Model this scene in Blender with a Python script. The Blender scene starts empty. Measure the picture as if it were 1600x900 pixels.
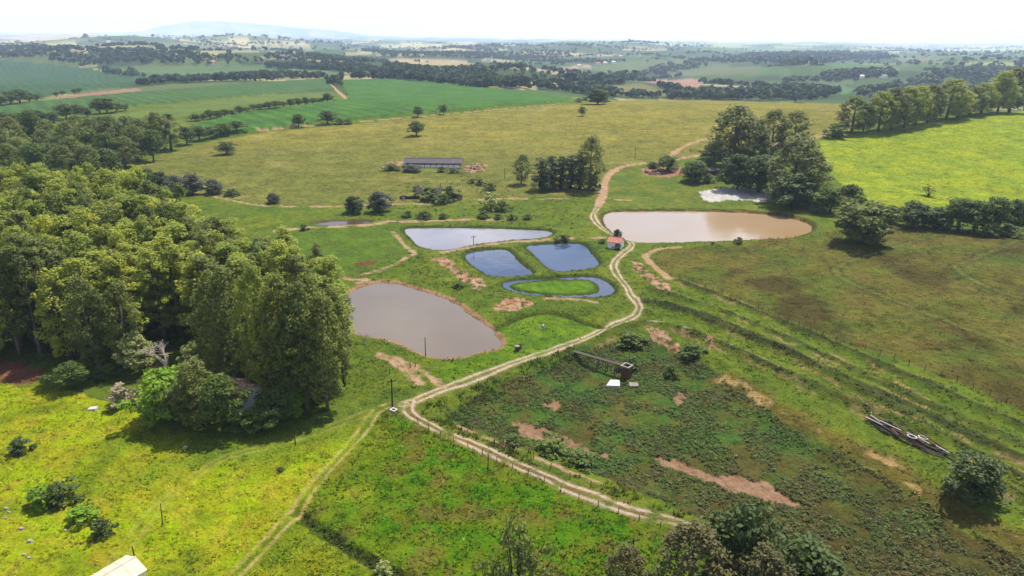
import bpy, math, random
import numpy as np
from mathutils import Vector, Matrix

# ------------------------------------------------------------------ camera, sky, sun, exposure
SC = bpy.context.scene
COL = SC.collection
R = math.radians
F, PITCH, ROLL, HC = 1101.0, math.atan(392 / 1101.0), R(0.62), 70.0
cp, sp = math.cos(PITCH), math.sin(PITCH)
cr, sr = math.cos(ROLL), math.sin(ROLL)
r0v, u0v, FW = np.array([1., 0, 0]), np.array([0, sp, cp]), np.array([0, cp, -sp])
RT = r0v * cr + u0v * sr
UP = u0v * cr - r0v * sr
CAM = np.array([0, 0, HC])
cam = bpy.data.cameras.new('camera')
cam.sensor_width = 36
cam.lens = 36 * F / 1600
cam.clip_start = 1
cam.clip_end = 90000
camo = bpy.data.objects.new('camera', cam)
COL.objects.link(camo)
camo.matrix_world = Matrix(((RT[0], UP[0], -FW[0], 0), (RT[1], UP[1], -FW[1], 0), (RT[2], UP[2], -FW[2], HC), (0, 0, 0, 1)))
SC.camera = camo

SUN_EL, SUN_AZ = R(62), R(34)
w = bpy.data.worlds.new('World')
SC.world = w
w.use_nodes = True
nt = w.node_tree
bg = nt.nodes['Background']
bg.inputs['Strength'].default_value = 0.11
sky = nt.nodes.new('ShaderNodeTexSky')
sky.sky_type = 'NISHITA'
sky.sun_disc = False
sky.sun_elevation = SUN_EL
sky.sun_rotation = SUN_AZ
sky.altitude = 500
sky.air_density = 1.0
sky.dust_density = 1.0
sky.ozone_density = 1.0
# broken cloud cover over the whole sky
tc = nt.nodes.new('ShaderNodeTexCoord')
sep = nt.nodes.new('ShaderNodeSeparateXYZ')
nt.links.new(tc.outputs['Generated'], sep.inputs[0])
mx = nt.nodes.new('ShaderNodeMath'); mx.operation = 'MAXIMUM'; mx.inputs[1].default_value = 0.0
nt.links.new(sep.outputs[2], mx.inputs[0])
ad = nt.nodes.new('ShaderNodeMath'); ad.operation = 'ADD'; ad.inputs[1].default_value = 0.12
nt.links.new(mx.outputs[0], ad.inputs[0])
dv = nt.nodes.new('ShaderNodeVectorMath'); dv.operation = 'DIVIDE'
nt.links.new(tc.outputs['Generated'], dv.inputs[0])
cx = nt.nodes.new('ShaderNodeCombineXYZ')
for i in range(3):
    nt.links.new(ad.outputs[0], cx.inputs[i])
nt.links.new(cx.outputs[0], dv.inputs[1])
nz = nt.nodes.new('ShaderNodeTexNoise')
nz.inputs['Scale'].default_value = 1.5
nz.inputs['Detail'].default_value = 5
nz.inputs['Roughness'].default_value = 0.55
nt.links.new(dv.outputs[0], nz.inputs['Vector'])
mr = nt.nodes.new('ShaderNodeMapRange')
mr.inputs['From Min'].default_value = 0.5
mr.inputs['From Max'].default_value = 0.68
nt.links.new(nz.outputs['Fac'], mr.inputs['Value'])
mixc = nt.nodes.new('ShaderNodeMix'); mixc.data_type = 'RGBA'
mixc.inputs['B'].default_value = (13.0, 12.6, 12.4, 1)
ml = nt.nodes.new('ShaderNodeMath'); ml.operation = 'MULTIPLY'; ml.inputs[1].default_value = 0.8
nt.links.new(mr.outputs['Result'], ml.inputs[0])
hb = nt.nodes.new('ShaderNodeMapRange')
hb.interpolation_type = 'SMOOTHSTEP'
hb.inputs['From Min'].default_value = 0.16
hb.inputs['From Max'].default_value = 0.02
nt.links.new(sep.outputs[2], hb.inputs['Value'])
hmx = nt.nodes.new('ShaderNodeMath'); hmx.operation = 'MAXIMUM'
nt.links.new(ml.outputs[0], hmx.inputs[0])
nt.links.new(hb.outputs['Result'], hmx.inputs[1])
nt.links.new(hmx.outputs[0], mixc.inputs['Factor'])
nt.links.new(sky.outputs[0], mixc.inputs['A'])
nt.links.new(mixc.outputs['Result'], bg.inputs['Color'])

sun = bpy.data.lights.new('sun', 'SUN')
sun.energy = 5.0
sun.angle = R(0.6)
sun.color = (1.0, 0.95, 0.86)
suno = bpy.data.objects.new('sun', sun)
COL.objects.link(suno)
sdir = Vector((math.sin(SUN_AZ) * math.cos(SUN_EL), math.cos(SUN_AZ) * math.cos(SUN_EL), math.sin(SUN_EL)))
suno.rotation_euler = (-sdir).to_track_quat('-Z', 'Y').to_euler()

SC.view_settings.view_transform = 'Standard'
SC.view_settings.look = 'None'
SC.view_settings.gamma = 1
SC.view_settings.use_curve_mapping = False
SC.view_settings.exposure = 0.95
SC.render.engine = 'CYCLES'
SC.cycles.use_denoising = True
SC.cycles.max_bounces = 6
SC.cycles.diffuse_bounces = 3
SC.cycles.glossy_bounces = 2
SC.cycles.transmission_bounces = 3
SC.cycles.volume_bounces = 1
SC.cycles.caustics_reflective = False
SC.cycles.caustics_refractive = False
GAIN = 3.15          # what the light and exposure make of a reflectance of 1


def lin(c, g=GAIN):
    o = []
    for v in c:
        v = v / 255.0
        o.append((v / 12.92 if v <= 0.04045 else ((v + 0.055) / 1.055) ** 2.4) / g)
    return np.array(o)


# ------------------------------------------------------------------ maths helpers
rs = np.random.RandomState(7)
_perm = rs.permutation(256)
_perm = np.concatenate([_perm, _perm, _perm])
_ang = rs.rand(256) * 2 * np.pi
_gx, _gy = np.cos(_ang), np.sin(_ang)


def pn(x, y, s=1.0, seed=0):
    x = np.asarray(x, float) / s + seed * 17.31
    y = np.asarray(y, float) / s + seed * 9.17
    xi, yi = np.floor(x), np.floor(y)
    xf, yf = x - xi, y - yi
    xi = xi.astype(np.int64) & 255
    yi = yi.astype(np.int64) & 255
    u, v = xf * xf * (3 - 2 * xf), yf * yf * (3 - 2 * yf)

    def g(ix, iy, dx, dy):
        h = _perm[_perm[ix & 255] + (iy & 255)]
        return _gx[h] * dx + _gy[h] * dy
    a, b = g(xi, yi, xf, yf), g(xi + 1, yi, xf - 1, yf)
    c, d = g(xi, yi + 1, xf, yf - 1), g(xi + 1, yi + 1, xf - 1, yf - 1)
    return ((a + u * (b - a)) + v * ((c + u * (d - c)) - (a + u * (b - a)))) * 1.5


def fbm(x, y, s, seed=0, o=3):
    t, a = 0, 1.0
    for i in range(o):
        t = t + a * pn(x, y, s, seed + i)
        s, a = s * 0.47, a * 0.55
    return t


def S(a, b, x):
    t = np.clip((x - a) / (b - a), 0, 1)
    return t * t * (3 - 2 * t)


def inpoly(px, py, poly):
    P = np.asarray(poly, float)
    ins = np.zeros(px.shape, bool)
    b = (px >= P[:, 0].min()) & (px <= P[:, 0].max()) & (py >= P[:, 1].min()) & (py <= P[:, 1].max())
    k = np.nonzero(b)[0]
    if len(k) == 0:
        return ins
    x, y = px[k], py[k]
    r = np.zeros(len(k), bool)
    n = len(P)
    for i in range(n):
        x1, y1 = P[i]
        x2, y2 = P[(i + 1) % n]
        if y1 == y2:
            continue
        c = ((y1 > y) != (y2 > y)) & (x < (x2 - x1) * (y - y1) / (y2 - y1) + x1)
        r ^= c
    ins[k] = r
    return ins


def linedist(x, y, pts, pad, closed=False):
    """distance to a polyline, signed side, arc length; 1e9 outside the padded box"""
    P = np.asarray(pts, float)
    d = np.full(x.shape, 1e9)
    t = np.zeros(x.shape)
    b = (x > P[:, 0].min() - pad) & (x < P[:, 0].max() + pad) & (y > P[:, 1].min() - pad) & (y < P[:, 1].max() + pad)
    k = np.nonzero(b)[0]
    if len(k) == 0:
        return d, t
    X, Y = x[k], y[k]
    D = np.full(len(k), 1e9)
    T = np.zeros(len(k))
    acc = 0.0
    n = len(P)
    for i in range(n if closed else n - 1):
        a, c = P[i], P[(i + 1) % n]
        e = c - a
        L2 = (e ** 2).sum() + 1e-9
        s = np.clip(((X - a[0]) * e[0] + (Y - a[1]) * e[1]) / L2, 0, 1)
        q = np.hypot(X - a[0] - s * e[0], Y - a[1] - s * e[1])
        m = q < D
        D = np.where(m, q, D)
        T = np.where(m, acc + s * math.sqrt(L2), T)
        acc += math.sqrt(L2)
    d[k] = D
    t[k] = T
    return d, t


def sdpoly(x, y, poly, pad):
    d, _ = linedist(x, y, poly, pad, True)
    i = inpoly(x, y, poly)
    return np.where(i, -d, d)


def smooth(pts, n=4):
    P = [np.array(p, float) for p in pts]
    o = []
    for i in range(len(P) - 1):
        p0, p1, p2, p3 = P[max(i - 1, 0)], P[i], P[i + 1], P[min(i + 2, len(P) - 1)]
        for k in range(n):
            t = k / n
            o.append(0.5 * (2 * p1 + (p2 - p0) * t + (2 * p0 - 5 * p1 + 4 * p2 - p3) * t * t + (3 * p1 - p0 - 3 * p2 + p3) * t ** 3))
    o.append(P[-1])
    return o


def smooth_closed(pts, n=4):
    P = [np.array(p, float) for p in pts]
    m = len(P)
    o = []
    for i in range(m):
        p0, p1, p2, p3 = P[i - 1], P[i], P[(i + 1) % m], P[(i + 2) % m]
        for k in range(n):
            t = k / n
            o.append(0.5 * (2 * p1 + (p2 - p0) * t + (2 * p0 - 5 * p1 + 4 * p2 - p3) * t * t + (3 * p1 - p0 - 3 * p2 + p3) * t ** 3))
    return o


# ------------------------------------------------------------------ the lie of the land
_wav = [(900, 0.3, 8.5), (1300, 1.4, 11.0), (1900, 2.4, 11.0), (620, 0.9, 5.0), (2700, 1.9, 12.0)]
_wav2 = [(3100, 0.7, 14.0), (4300, 2.1, 15.0), (2300, 1.2, 11.0)]


def h0(x, y):
    x = np.asarray(x, float)
    y = np.asarray(y, float)
    r = np.hypot(x, y)
    z = 13 * np.exp(-((x - 170) / 330) ** 2 - ((y - 640) / 170) ** 2)
    z = z + 5 * np.exp(-((x + 260) / 260) ** 2 - ((y - 620) / 220) ** 2)
    z = z + 15 * np.exp(-((x - 400) / 190) ** 2 - ((y - 480) / 170) ** 2)
    z = z + 3.5 * np.exp(-((x - 190) / 80) ** 2 - ((y - 200) / 75) ** 2)
    z = z - 20 * S(740, 1080, y) * S(-40, 260, x) * (1 - S(2000, 3000, r))
    z = z + 10 * S(900, 1200, y) * S(60, -300, x) * (1 - S(1300, 1800, r))
    a = S(900, 2000, r)
    b = S(2800, 6500, r)
    wv = 0
    for i, (L, ph, A) in enumerate(_wav):
        wv = wv + A * np.sin((x * math.cos(ph * 3) + y * math.sin(ph * 3)) * 2 * math.pi / L + i * 1.7)
    z = z + a * (wv - 10)
    wv = 0
    for i, (L, ph, A) in enumerate(_wav2):
        wv = wv + A * np.sin((x * math.cos(ph * 5) + y * math.sin(ph * 5)) * 2 * math.pi / L + i * 2.3)
    z = z + b * (wv - 6)
    z = z + 66 * np.exp(-((x + 1900) / 900) ** 2 - ((y - 4700) / 800) ** 2)
    z = z + 46 * np.exp(-((x - 900) / 360) ** 2 - ((y - 2050) / 300) ** 2) + 16 * np.exp(-((x - 150) / 260) ** 2 - ((y - 1750) / 220) ** 2)
    u = x / np.maximum(y, 1.0)
    prof = np.interp(u, [-.62, -.5, -.47, -.43, -.40, -.34, -.257, -.188, -.13], [0, .28, .72, .98, 1, .84, .52, .2, 0])
    z = z + 480 * prof * np.exp(-((y - 25000) / 2300) ** 2) * (y > 12000)
    return z


def raydir(px, py):
    return FW + (px - 800) / F * RT - (py - 450) / F * UP


def project(x, y, z):
    vx, vy, vz = x - CAM[0], y - CAM[1], z - CAM[2]
    d = vx * FW[0] + vy * FW[1] + vz * FW[2]
    dd = np.where(d > 1, d, 1)
    px = 800 + F * (vx * RT[0] + vy * RT[1] + vz * RT[2]) / dd
    py = 450 - F * (vx * UP[0] + vy * UP[1] + vz * UP[2]) / dd
    return np.where(d > 1, px, -9e5), np.where(d > 1, py, -9e5)


_ts = np.concatenate([[0], np.geomspace(40, 29000, 950)])


def at(px, py, h=h0):
    """the point of the land seen at a place in the photograph"""
    d = raydir(px, py)
    X, Y, Z = d[0] * _ts, d[1] * _ts, HC + d[2] * _ts
    b = Z <= h(X, Y)
    if not b.any():
        k = len(_ts) - 1
    else:
        k = int(np.argmax(b))
    lo, hi = _ts[max(k - 1, 0)], _ts[k]
    for _ in range(22):
        m = (lo + hi) / 2
        if HC + d[2] * m <= float(h(np.array([d[0] * m]), np.array([d[1] * m]))[0]):
            hi = m
        else:
            lo = m
    return np.array([d[0] * hi, d[1] * hi])


def at_plane(px, py, z):
    d = raydir(px, py)
    t = (z - HC) / d[2]
    return np.array([d[0] * t, d[1] * t])


def wline(pts, n=4):
    return np.array([at(*p) for p in smooth(pts, n)])


def wpoly(pts, n=3):
    return np.array([at(*p) for p in smooth_closed(pts, n)])


def top_z(X, Y, py):
    c = (450 - py) / F
    f0, u0 = X * FW[0] + Y * FW[1] - HC * FW[2], X * UP[0] + Y * UP[1] - HC * UP[2]
    return (c * f0 - u0) / (UP[2] - c * FW[2])


def depth(X, Y, Z=0):
    return X * FW[0] + Y * FW[1] + (Z - HC) * FW[2]


# ------------------------------------------------------------------ ponds, roads, banks
POND_PX = [
    ('grey', [(575, 447), (595, 443), (620, 445), (640, 451), (675, 461), (712, 477), (732, 492), (757, 510), (779, 533), (776, 544), (747, 550), (712, 558), (675, 557), (650, 547), (625, 535), (600, 529), (560, 521), (528, 512), (518, 492), (530, 470), (555, 455)]),
    ('upper', [(634, 359), (665, 357), (720, 357), (780, 358), (850, 361), (862, 365), (845, 372), (800, 375), (752, 381), (712, 388), (688, 391), (662, 387), (646, 375)]),
    ('small', [(728, 401), (737, 395), (762, 391), (787, 391), (797, 396), (812, 412), (828, 426), (820, 430), (794, 432), (767, 431), (752, 422), (740, 414)]),
    ('square', [(825, 386), (845, 383), (875, 382), (908, 382), (922, 396), (933, 411), (924, 419), (897, 422), (874, 424), (858, 418), (838, 400)]),
    ('ring', [(788, 446), (803, 440), (850, 437), (900, 434), (927, 434), (946, 441), (957, 453), (949, 461), (925, 464), (880, 463), (830, 460), (800, 454)]),
    ('brown', [(945, 337), (960, 332), (1000, 331), (1100, 331), (1200, 336), (1248, 345), (1268, 355), (1262, 366), (1230, 374), (1150, 377), (1060, 379), (1000, 379), (972, 372), (955, 360), (945, 348)]),
    ('puddle', [(496, 349), (525, 346), (575, 346), (572, 349), (550, 351), (505, 352)]),
]
ISLAND_PX = [(797, 446), (826, 440), (880, 437), (918, 437), (933, 446), (931, 458), (890, 462), (835, 459), (804, 453)]
PONDS = []
for nm, px in POND_PX:
    g = [at(*p) for p in px]
    lv = min(float(h0(np.array([q[0]]), np.array([q[1]]))[0]) for q in g) - 0.5
    PONDS.append((nm, np.array([at_plane(p[0], p[1], lv) for p in smooth_closed(px, 4)]), lv))
ISLAND = np.array([at_plane(p[0], p[1], PONDS[4][2]) for p in smooth_closed(ISLAND_PX, 4)])
_c = ISLAND.mean(0)
ISLAND = _c + (ISLAND - _c) * (1 + 0.9 / np.hypot(*(ISLAND - _c).T))[:, None]
BASIN = wpoly([(905, 545), (840, 572), (760, 600), (690, 640), (740, 668), (850, 705), (960, 745), (1080, 790), (1250, 860), (1400, 930), (1700, 1000), (1640, 900), (1480, 790), (1350, 715), (1230, 655), (1150, 595), (1080, 545), (1020, 522), (960, 528)])
CANE_PX = [
    ('bright', [(285, 207), (330, 190), (400, 174), (470, 167), (545, 157), (538, 140), (532, 127), (600, 125), (700, 132), (800, 142), (893, 153), (880, 160), (800, 166), (700, 175), (600, 184), (500, 193), (430, 201), (380, 207), (330, 212)]),
    ('lane', [(0, 166), (80, 159), (150, 151), (230, 144), (400, 130), (508, 124), (522, 140), (400, 150), (300, 158), (200, 168), (60, 187), (-60, 200)]),
    ('dark', [(-100, 95), (0, 93), (120, 105), (150, 110), (272, 126), (215, 135), (150, 140), (90, 148), (60, 156), (0, 146), (-100, 150)]),
]

RED, PALE, TAN, SAND, MUD, CREAM = (194, 138, 102), (232, 208, 178), (205, 176, 128), (205, 172, 112), (190, 152, 120), (244, 224, 194)
# name, label, pixel line, half width (m), style
ROADS = [
    ('dirt_road', 'cream two-rut dirt road curving between the ponds down to the crossing', [(935, 322), (927, 335), (930, 345), (942, 357), (960, 367), (975, 372), (987, 380), (985, 387), (972, 397), (960, 410), (960, 422), (970, 437), (980, 449), (985, 460), (992, 470), (999, 480), (995, 490), (985, 497), (962, 507), (940, 517), (910, 530), (875, 542), (837, 555), (800, 567), (750, 587), (695, 607), (650, 625), (632, 631)], 1.4, 'ruts'),
    ('dirt_road', 'broad reddish dirt road climbing from the ponds past the ruins to the grove', [(1310, 205), (1285, 213), (1262, 217), (1200, 228), (1150, 236), (1097, 242), (1057, 249), (1030, 254), (1000, 256), (975, 260), (960, 267), (950, 275), (945, 288), (942, 305), (935, 322)], 1.9, 'bare'),
    ('dirt_track', 'pale rutted track running from the crossing to the trees at the lower edge', [(640, 628), (637, 637), (641, 646), (655, 656), (680, 669), (700, 678), (725, 688), (762, 705), (800, 722), (825, 734), (860, 748), (887, 762), (925, 776), (975, 795), (1025, 807), (1060, 816), (1120, 842), (1200, 880), (1300, 930)], 1.4, 'wash'),
    ('grass_track', 'two faint wheel ruts through the yellow-green meadow to the lower edge', [(632, 631), (608, 633), (592, 640), (580, 652), (568, 672), (545, 698), (510, 735), (480, 772), (463, 795), (430, 832), (398, 868), (370, 895), (330, 935)], 1.3, 'grass'),
    ('grass_track', 'faint grassy track below the plantation house', [(608, 633), (585, 642), (550, 655), (500, 672), (440, 692), (350, 716), (290, 755), (240, 800), (200, 850), (165, 900)], 1.3, 'faint'),
    ('dirt_track', 'thin sandy track climbing across the tan pasture hill', [(1046, 245), (1060, 234), (1077, 225), (1100, 218), (1125, 213)], 1.6, 'bare'),
    ('dirt_path', 'reddish scraped path along the bank left of the upper pond', [(432, 361), (475, 356), (520, 355), (560, 352), (590, 350), (607, 346), (620, 346), (650, 346), (700, 344), (760, 343), (800, 342)], 1.5, 'scar'),
    ('dirt_path', 'sandy path on the bank between the upper pond and the two blue ponds', [(690, 394), (712, 390), (750, 384), (800, 378), (850, 375), (900, 372), (945, 371)], 1.2, 'scar'),
    ('dirt_path', 'pale footpath down the green bank by the grey pond', [(615, 363), (625, 375), (637, 388), (648, 396), (638, 401), (612, 415), (585, 424), (560, 430)], 0.9, 'scar'),
    ('dirt_path', 'short pale path at the far end of the grey pond', [(528, 432), (550, 437), (575, 437), (560, 442)], 0.9, 'scar'),
    ('dirt_path', 'thin sandy path along the foot of the tan pasture', [(300, 300), (330, 306), (362, 313), (400, 320), (462, 323), (540, 322), (625, 319), (700, 319), (760, 318)], 1.0, 'scar'),
    ('dirt_path', 'reddish scraped strip across the slope right of the ruined walls', [(745, 312), (800, 310), (850, 311), (887, 310)], 1.1, 'scar'),
    ('dirt_path', 'small bare strip beside the broad reddish road', [(950, 310), (965, 312), (985, 313)], 0.8, 'scar'),
    ('dirt_path', 'cream lane bending round the corner of the brown pasture', [(1062, 386), (1037, 388), (1016, 394), (1009, 402), (1017, 412), (1032, 424), (1046, 435)], 1.1, 'bare'),
    ('dirt_path', 'pale bare bank below the ring pond', [(842, 468), (860, 466), (880, 466), (905, 468), (932, 472)], 0.9, 'scar'),
    ('dirt_path', 'cream strip along the dike beside the rutted track', [(715, 660), (770, 686), (800, 696), (837, 713), (860, 722), (900, 738), (925, 748), (962, 758)], 0.65, 'scar'),
    ('dirt_path', 'broken white strip along the far dike of the weedy basin', [(1000, 502), (1035, 508), (1072, 518), (1096, 526), (1119, 535), (1144, 548), (1173, 558), (1205, 574), (1240, 588)], 0.55, 'dash'),
    ('dirt_path', 'twin washed-out reddish strips between the grey pond and the crossing', [(590, 552), (605, 560), (625, 573), (645, 588), (657, 598)], 1.1, 'scar'),
    ('dirt_path', 'short pale wash beside the grey pond fence posts', [(605, 556), (625, 563), (645, 572), (660, 580), (680, 595), (694, 606)], 0.8, 'scar'),
    ('field_lane', 'reddish lane between the two cane fields', [(510, 126), (518, 133), (526, 141), (534, 148), (542, 155)], 2.2, 'bare'),
    ('field_lane', 'sandy edge between the bright cane and the tan pasture', [(400, 205), (440, 201), (500, 195), (600, 187), (700, 178), (800, 169), (880, 162)], 1.6, 'bare'),
]
RW = [wline(r[2], 3) for r in ROADS]

SOIL = [  # bare patches: label, pixel outline, colour
    ('red eroded gully beside the brown pasture lane', [(986, 406), (1000, 413), (1018, 427), (1040, 440), (1056, 458), (1043, 460), (1020, 447), (1003, 433), (990, 419)], RED),
    ('red broken earth beside the small blue pond', [(672, 407), (697, 400), (709, 410), (725, 425), (738, 430), (757, 437), (761, 447), (750, 455), (736, 446), (720, 436), (707, 427), (697, 421), (685, 411)], RED),
    ('red bare earth below the ring pond', [(768, 483), (785, 470), (800, 464), (825, 468), (842, 476), (820, 481), (800, 485)], RED),
    ('red slip on the dike above the weedy basin', [(1007, 512), (1026, 514), (1044, 523), (1062, 534), (1060, 542), (1046, 539), (1032, 529), (1012, 519)], RED),
    ('small red slip farther along the weedy dike', [(1097, 531), (1106, 530), (1114, 538), (1110, 546), (1101, 541)], RED),
    ('long mud strip at the near edge of the weedy basin', [(800, 640), (830, 650), (865, 661), (890, 670), (915, 681), (951, 696), (946, 708), (915, 694), (880, 684), (850, 676), (818, 668)], MUD),
    ('small mud patch in the weeds below the walkway', [(848, 612), (868, 607), (884, 619), (870, 629), (852, 622)], MUD),
    ('tiny mud patch near the brick tower', [(1052, 600), (1070, 600), (1074, 610), (1066, 617), (1054, 610)], MUD),
    ('broad drying mud pool in the weedy basin', [(1029, 702), (1062, 705), (1082, 713), (1112, 725), (1158, 727), (1202, 739), (1224, 755), (1242, 760), (1265, 778), (1228, 774), (1199, 768), (1173, 758), (1122, 744), (1068, 723), (1036, 711)], MUD),
    ('bright white lime spread beside the dark grove', [(1094, 300), (1118, 294), (1143, 293), (1187, 296), (1205, 302), (1214, 311), (1188, 315), (1160, 313), (1136, 312), (1112, 316), (1099, 311)], (246, 242, 236)),
    ('red yard soil at the left end of the long barn', [(593, 262), (606, 254), (632, 250), (634, 256), (612, 263), (598, 266)], RED),
    ('red rubble yard at the right end of the long barn', [(727, 257), (745, 254), (762, 258), (757, 267), (740, 271), (724, 266)], RED),
    ('red bare ground at the roadside ruins', [(1000, 264), (1020, 260), (1050, 263), (1068, 260), (1066, 272), (1045, 277), (1020, 276), (1004, 272)], (205, 150, 120)),
    ('red bare clearing at the plantation edge', [(-60, 570), (0, 563), (38, 566), (70, 582), (66, 596), (40, 603), (0, 596), (-60, 600)], (170, 110, 85)),
    ('red earth under the leafless tree', [(236, 572), (262, 567), (275, 574), (262, 582), (242, 580)], RED),
    ('red scrape in the lush field by the plantation', [(556, 411), (575, 406), (588, 407), (580, 414), (562, 418)], (140, 95, 60)),
]
SANDLINE = wline([(1128, 586), (1150, 594), (1170, 603), (1190, 620), (1215, 638), (1250, 655), (1290, 674), (1340, 702), (1385, 718), (1425, 752), (1460, 772), (1500, 795), (1530, 812), (1565, 832), (1610, 855)], 3)
RIDGES = [wline(p, 3) for p in (
    [(1000, 470), (1050, 480), (1085, 490), (1130, 505), (1200, 540), (1300, 590), (1400, 640), (1500, 700), (1620, 760)],
    [(1060, 440), (1120, 462), (1200, 495), (1300, 538), (1400, 580), (1500, 625), (1620, 678)],
    [(1040, 480), (1100, 500), (1170, 530), (1260, 565), (1350, 605), (1450, 650), (1620, 730)],
    [(1016, 452), (1070, 468), (1130, 488), (1210, 520), (1300, 562), (1420, 618), (1620, 705)],
    [(1080, 525), (1150, 552), (1240, 596), (1340, 640), (1440, 690), (1620, 790)],
    [(900, 550), (980, 510), (1040, 510), (1100, 530), (1160, 556), (1240, 590), (1340, 632), (1440, 675)],
)]
MOWN = [wline(p, 3) for p in (
    [(1304, 420), (1330, 408), (1400, 385), (1470, 366), (1520, 358)],
    [(1304, 420), (1315, 434), (1350, 450), (1420, 478), (1500, 510), (1600, 545)],
    [(1490, 415), (1520, 405), (1600, 372)],
    [(1490, 415), (1510, 432), (1560, 455), (1610, 470)],
)]
DITCH = wline([(463, 796), (490, 818), (530, 845), (570, 870), (610, 890), (660, 915)], 3)
DITCH2 = wline([(770, 515), (800, 500), (830, 490), (860, 488), (890, 495), (920, 506), (945, 512)], 3)

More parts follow.
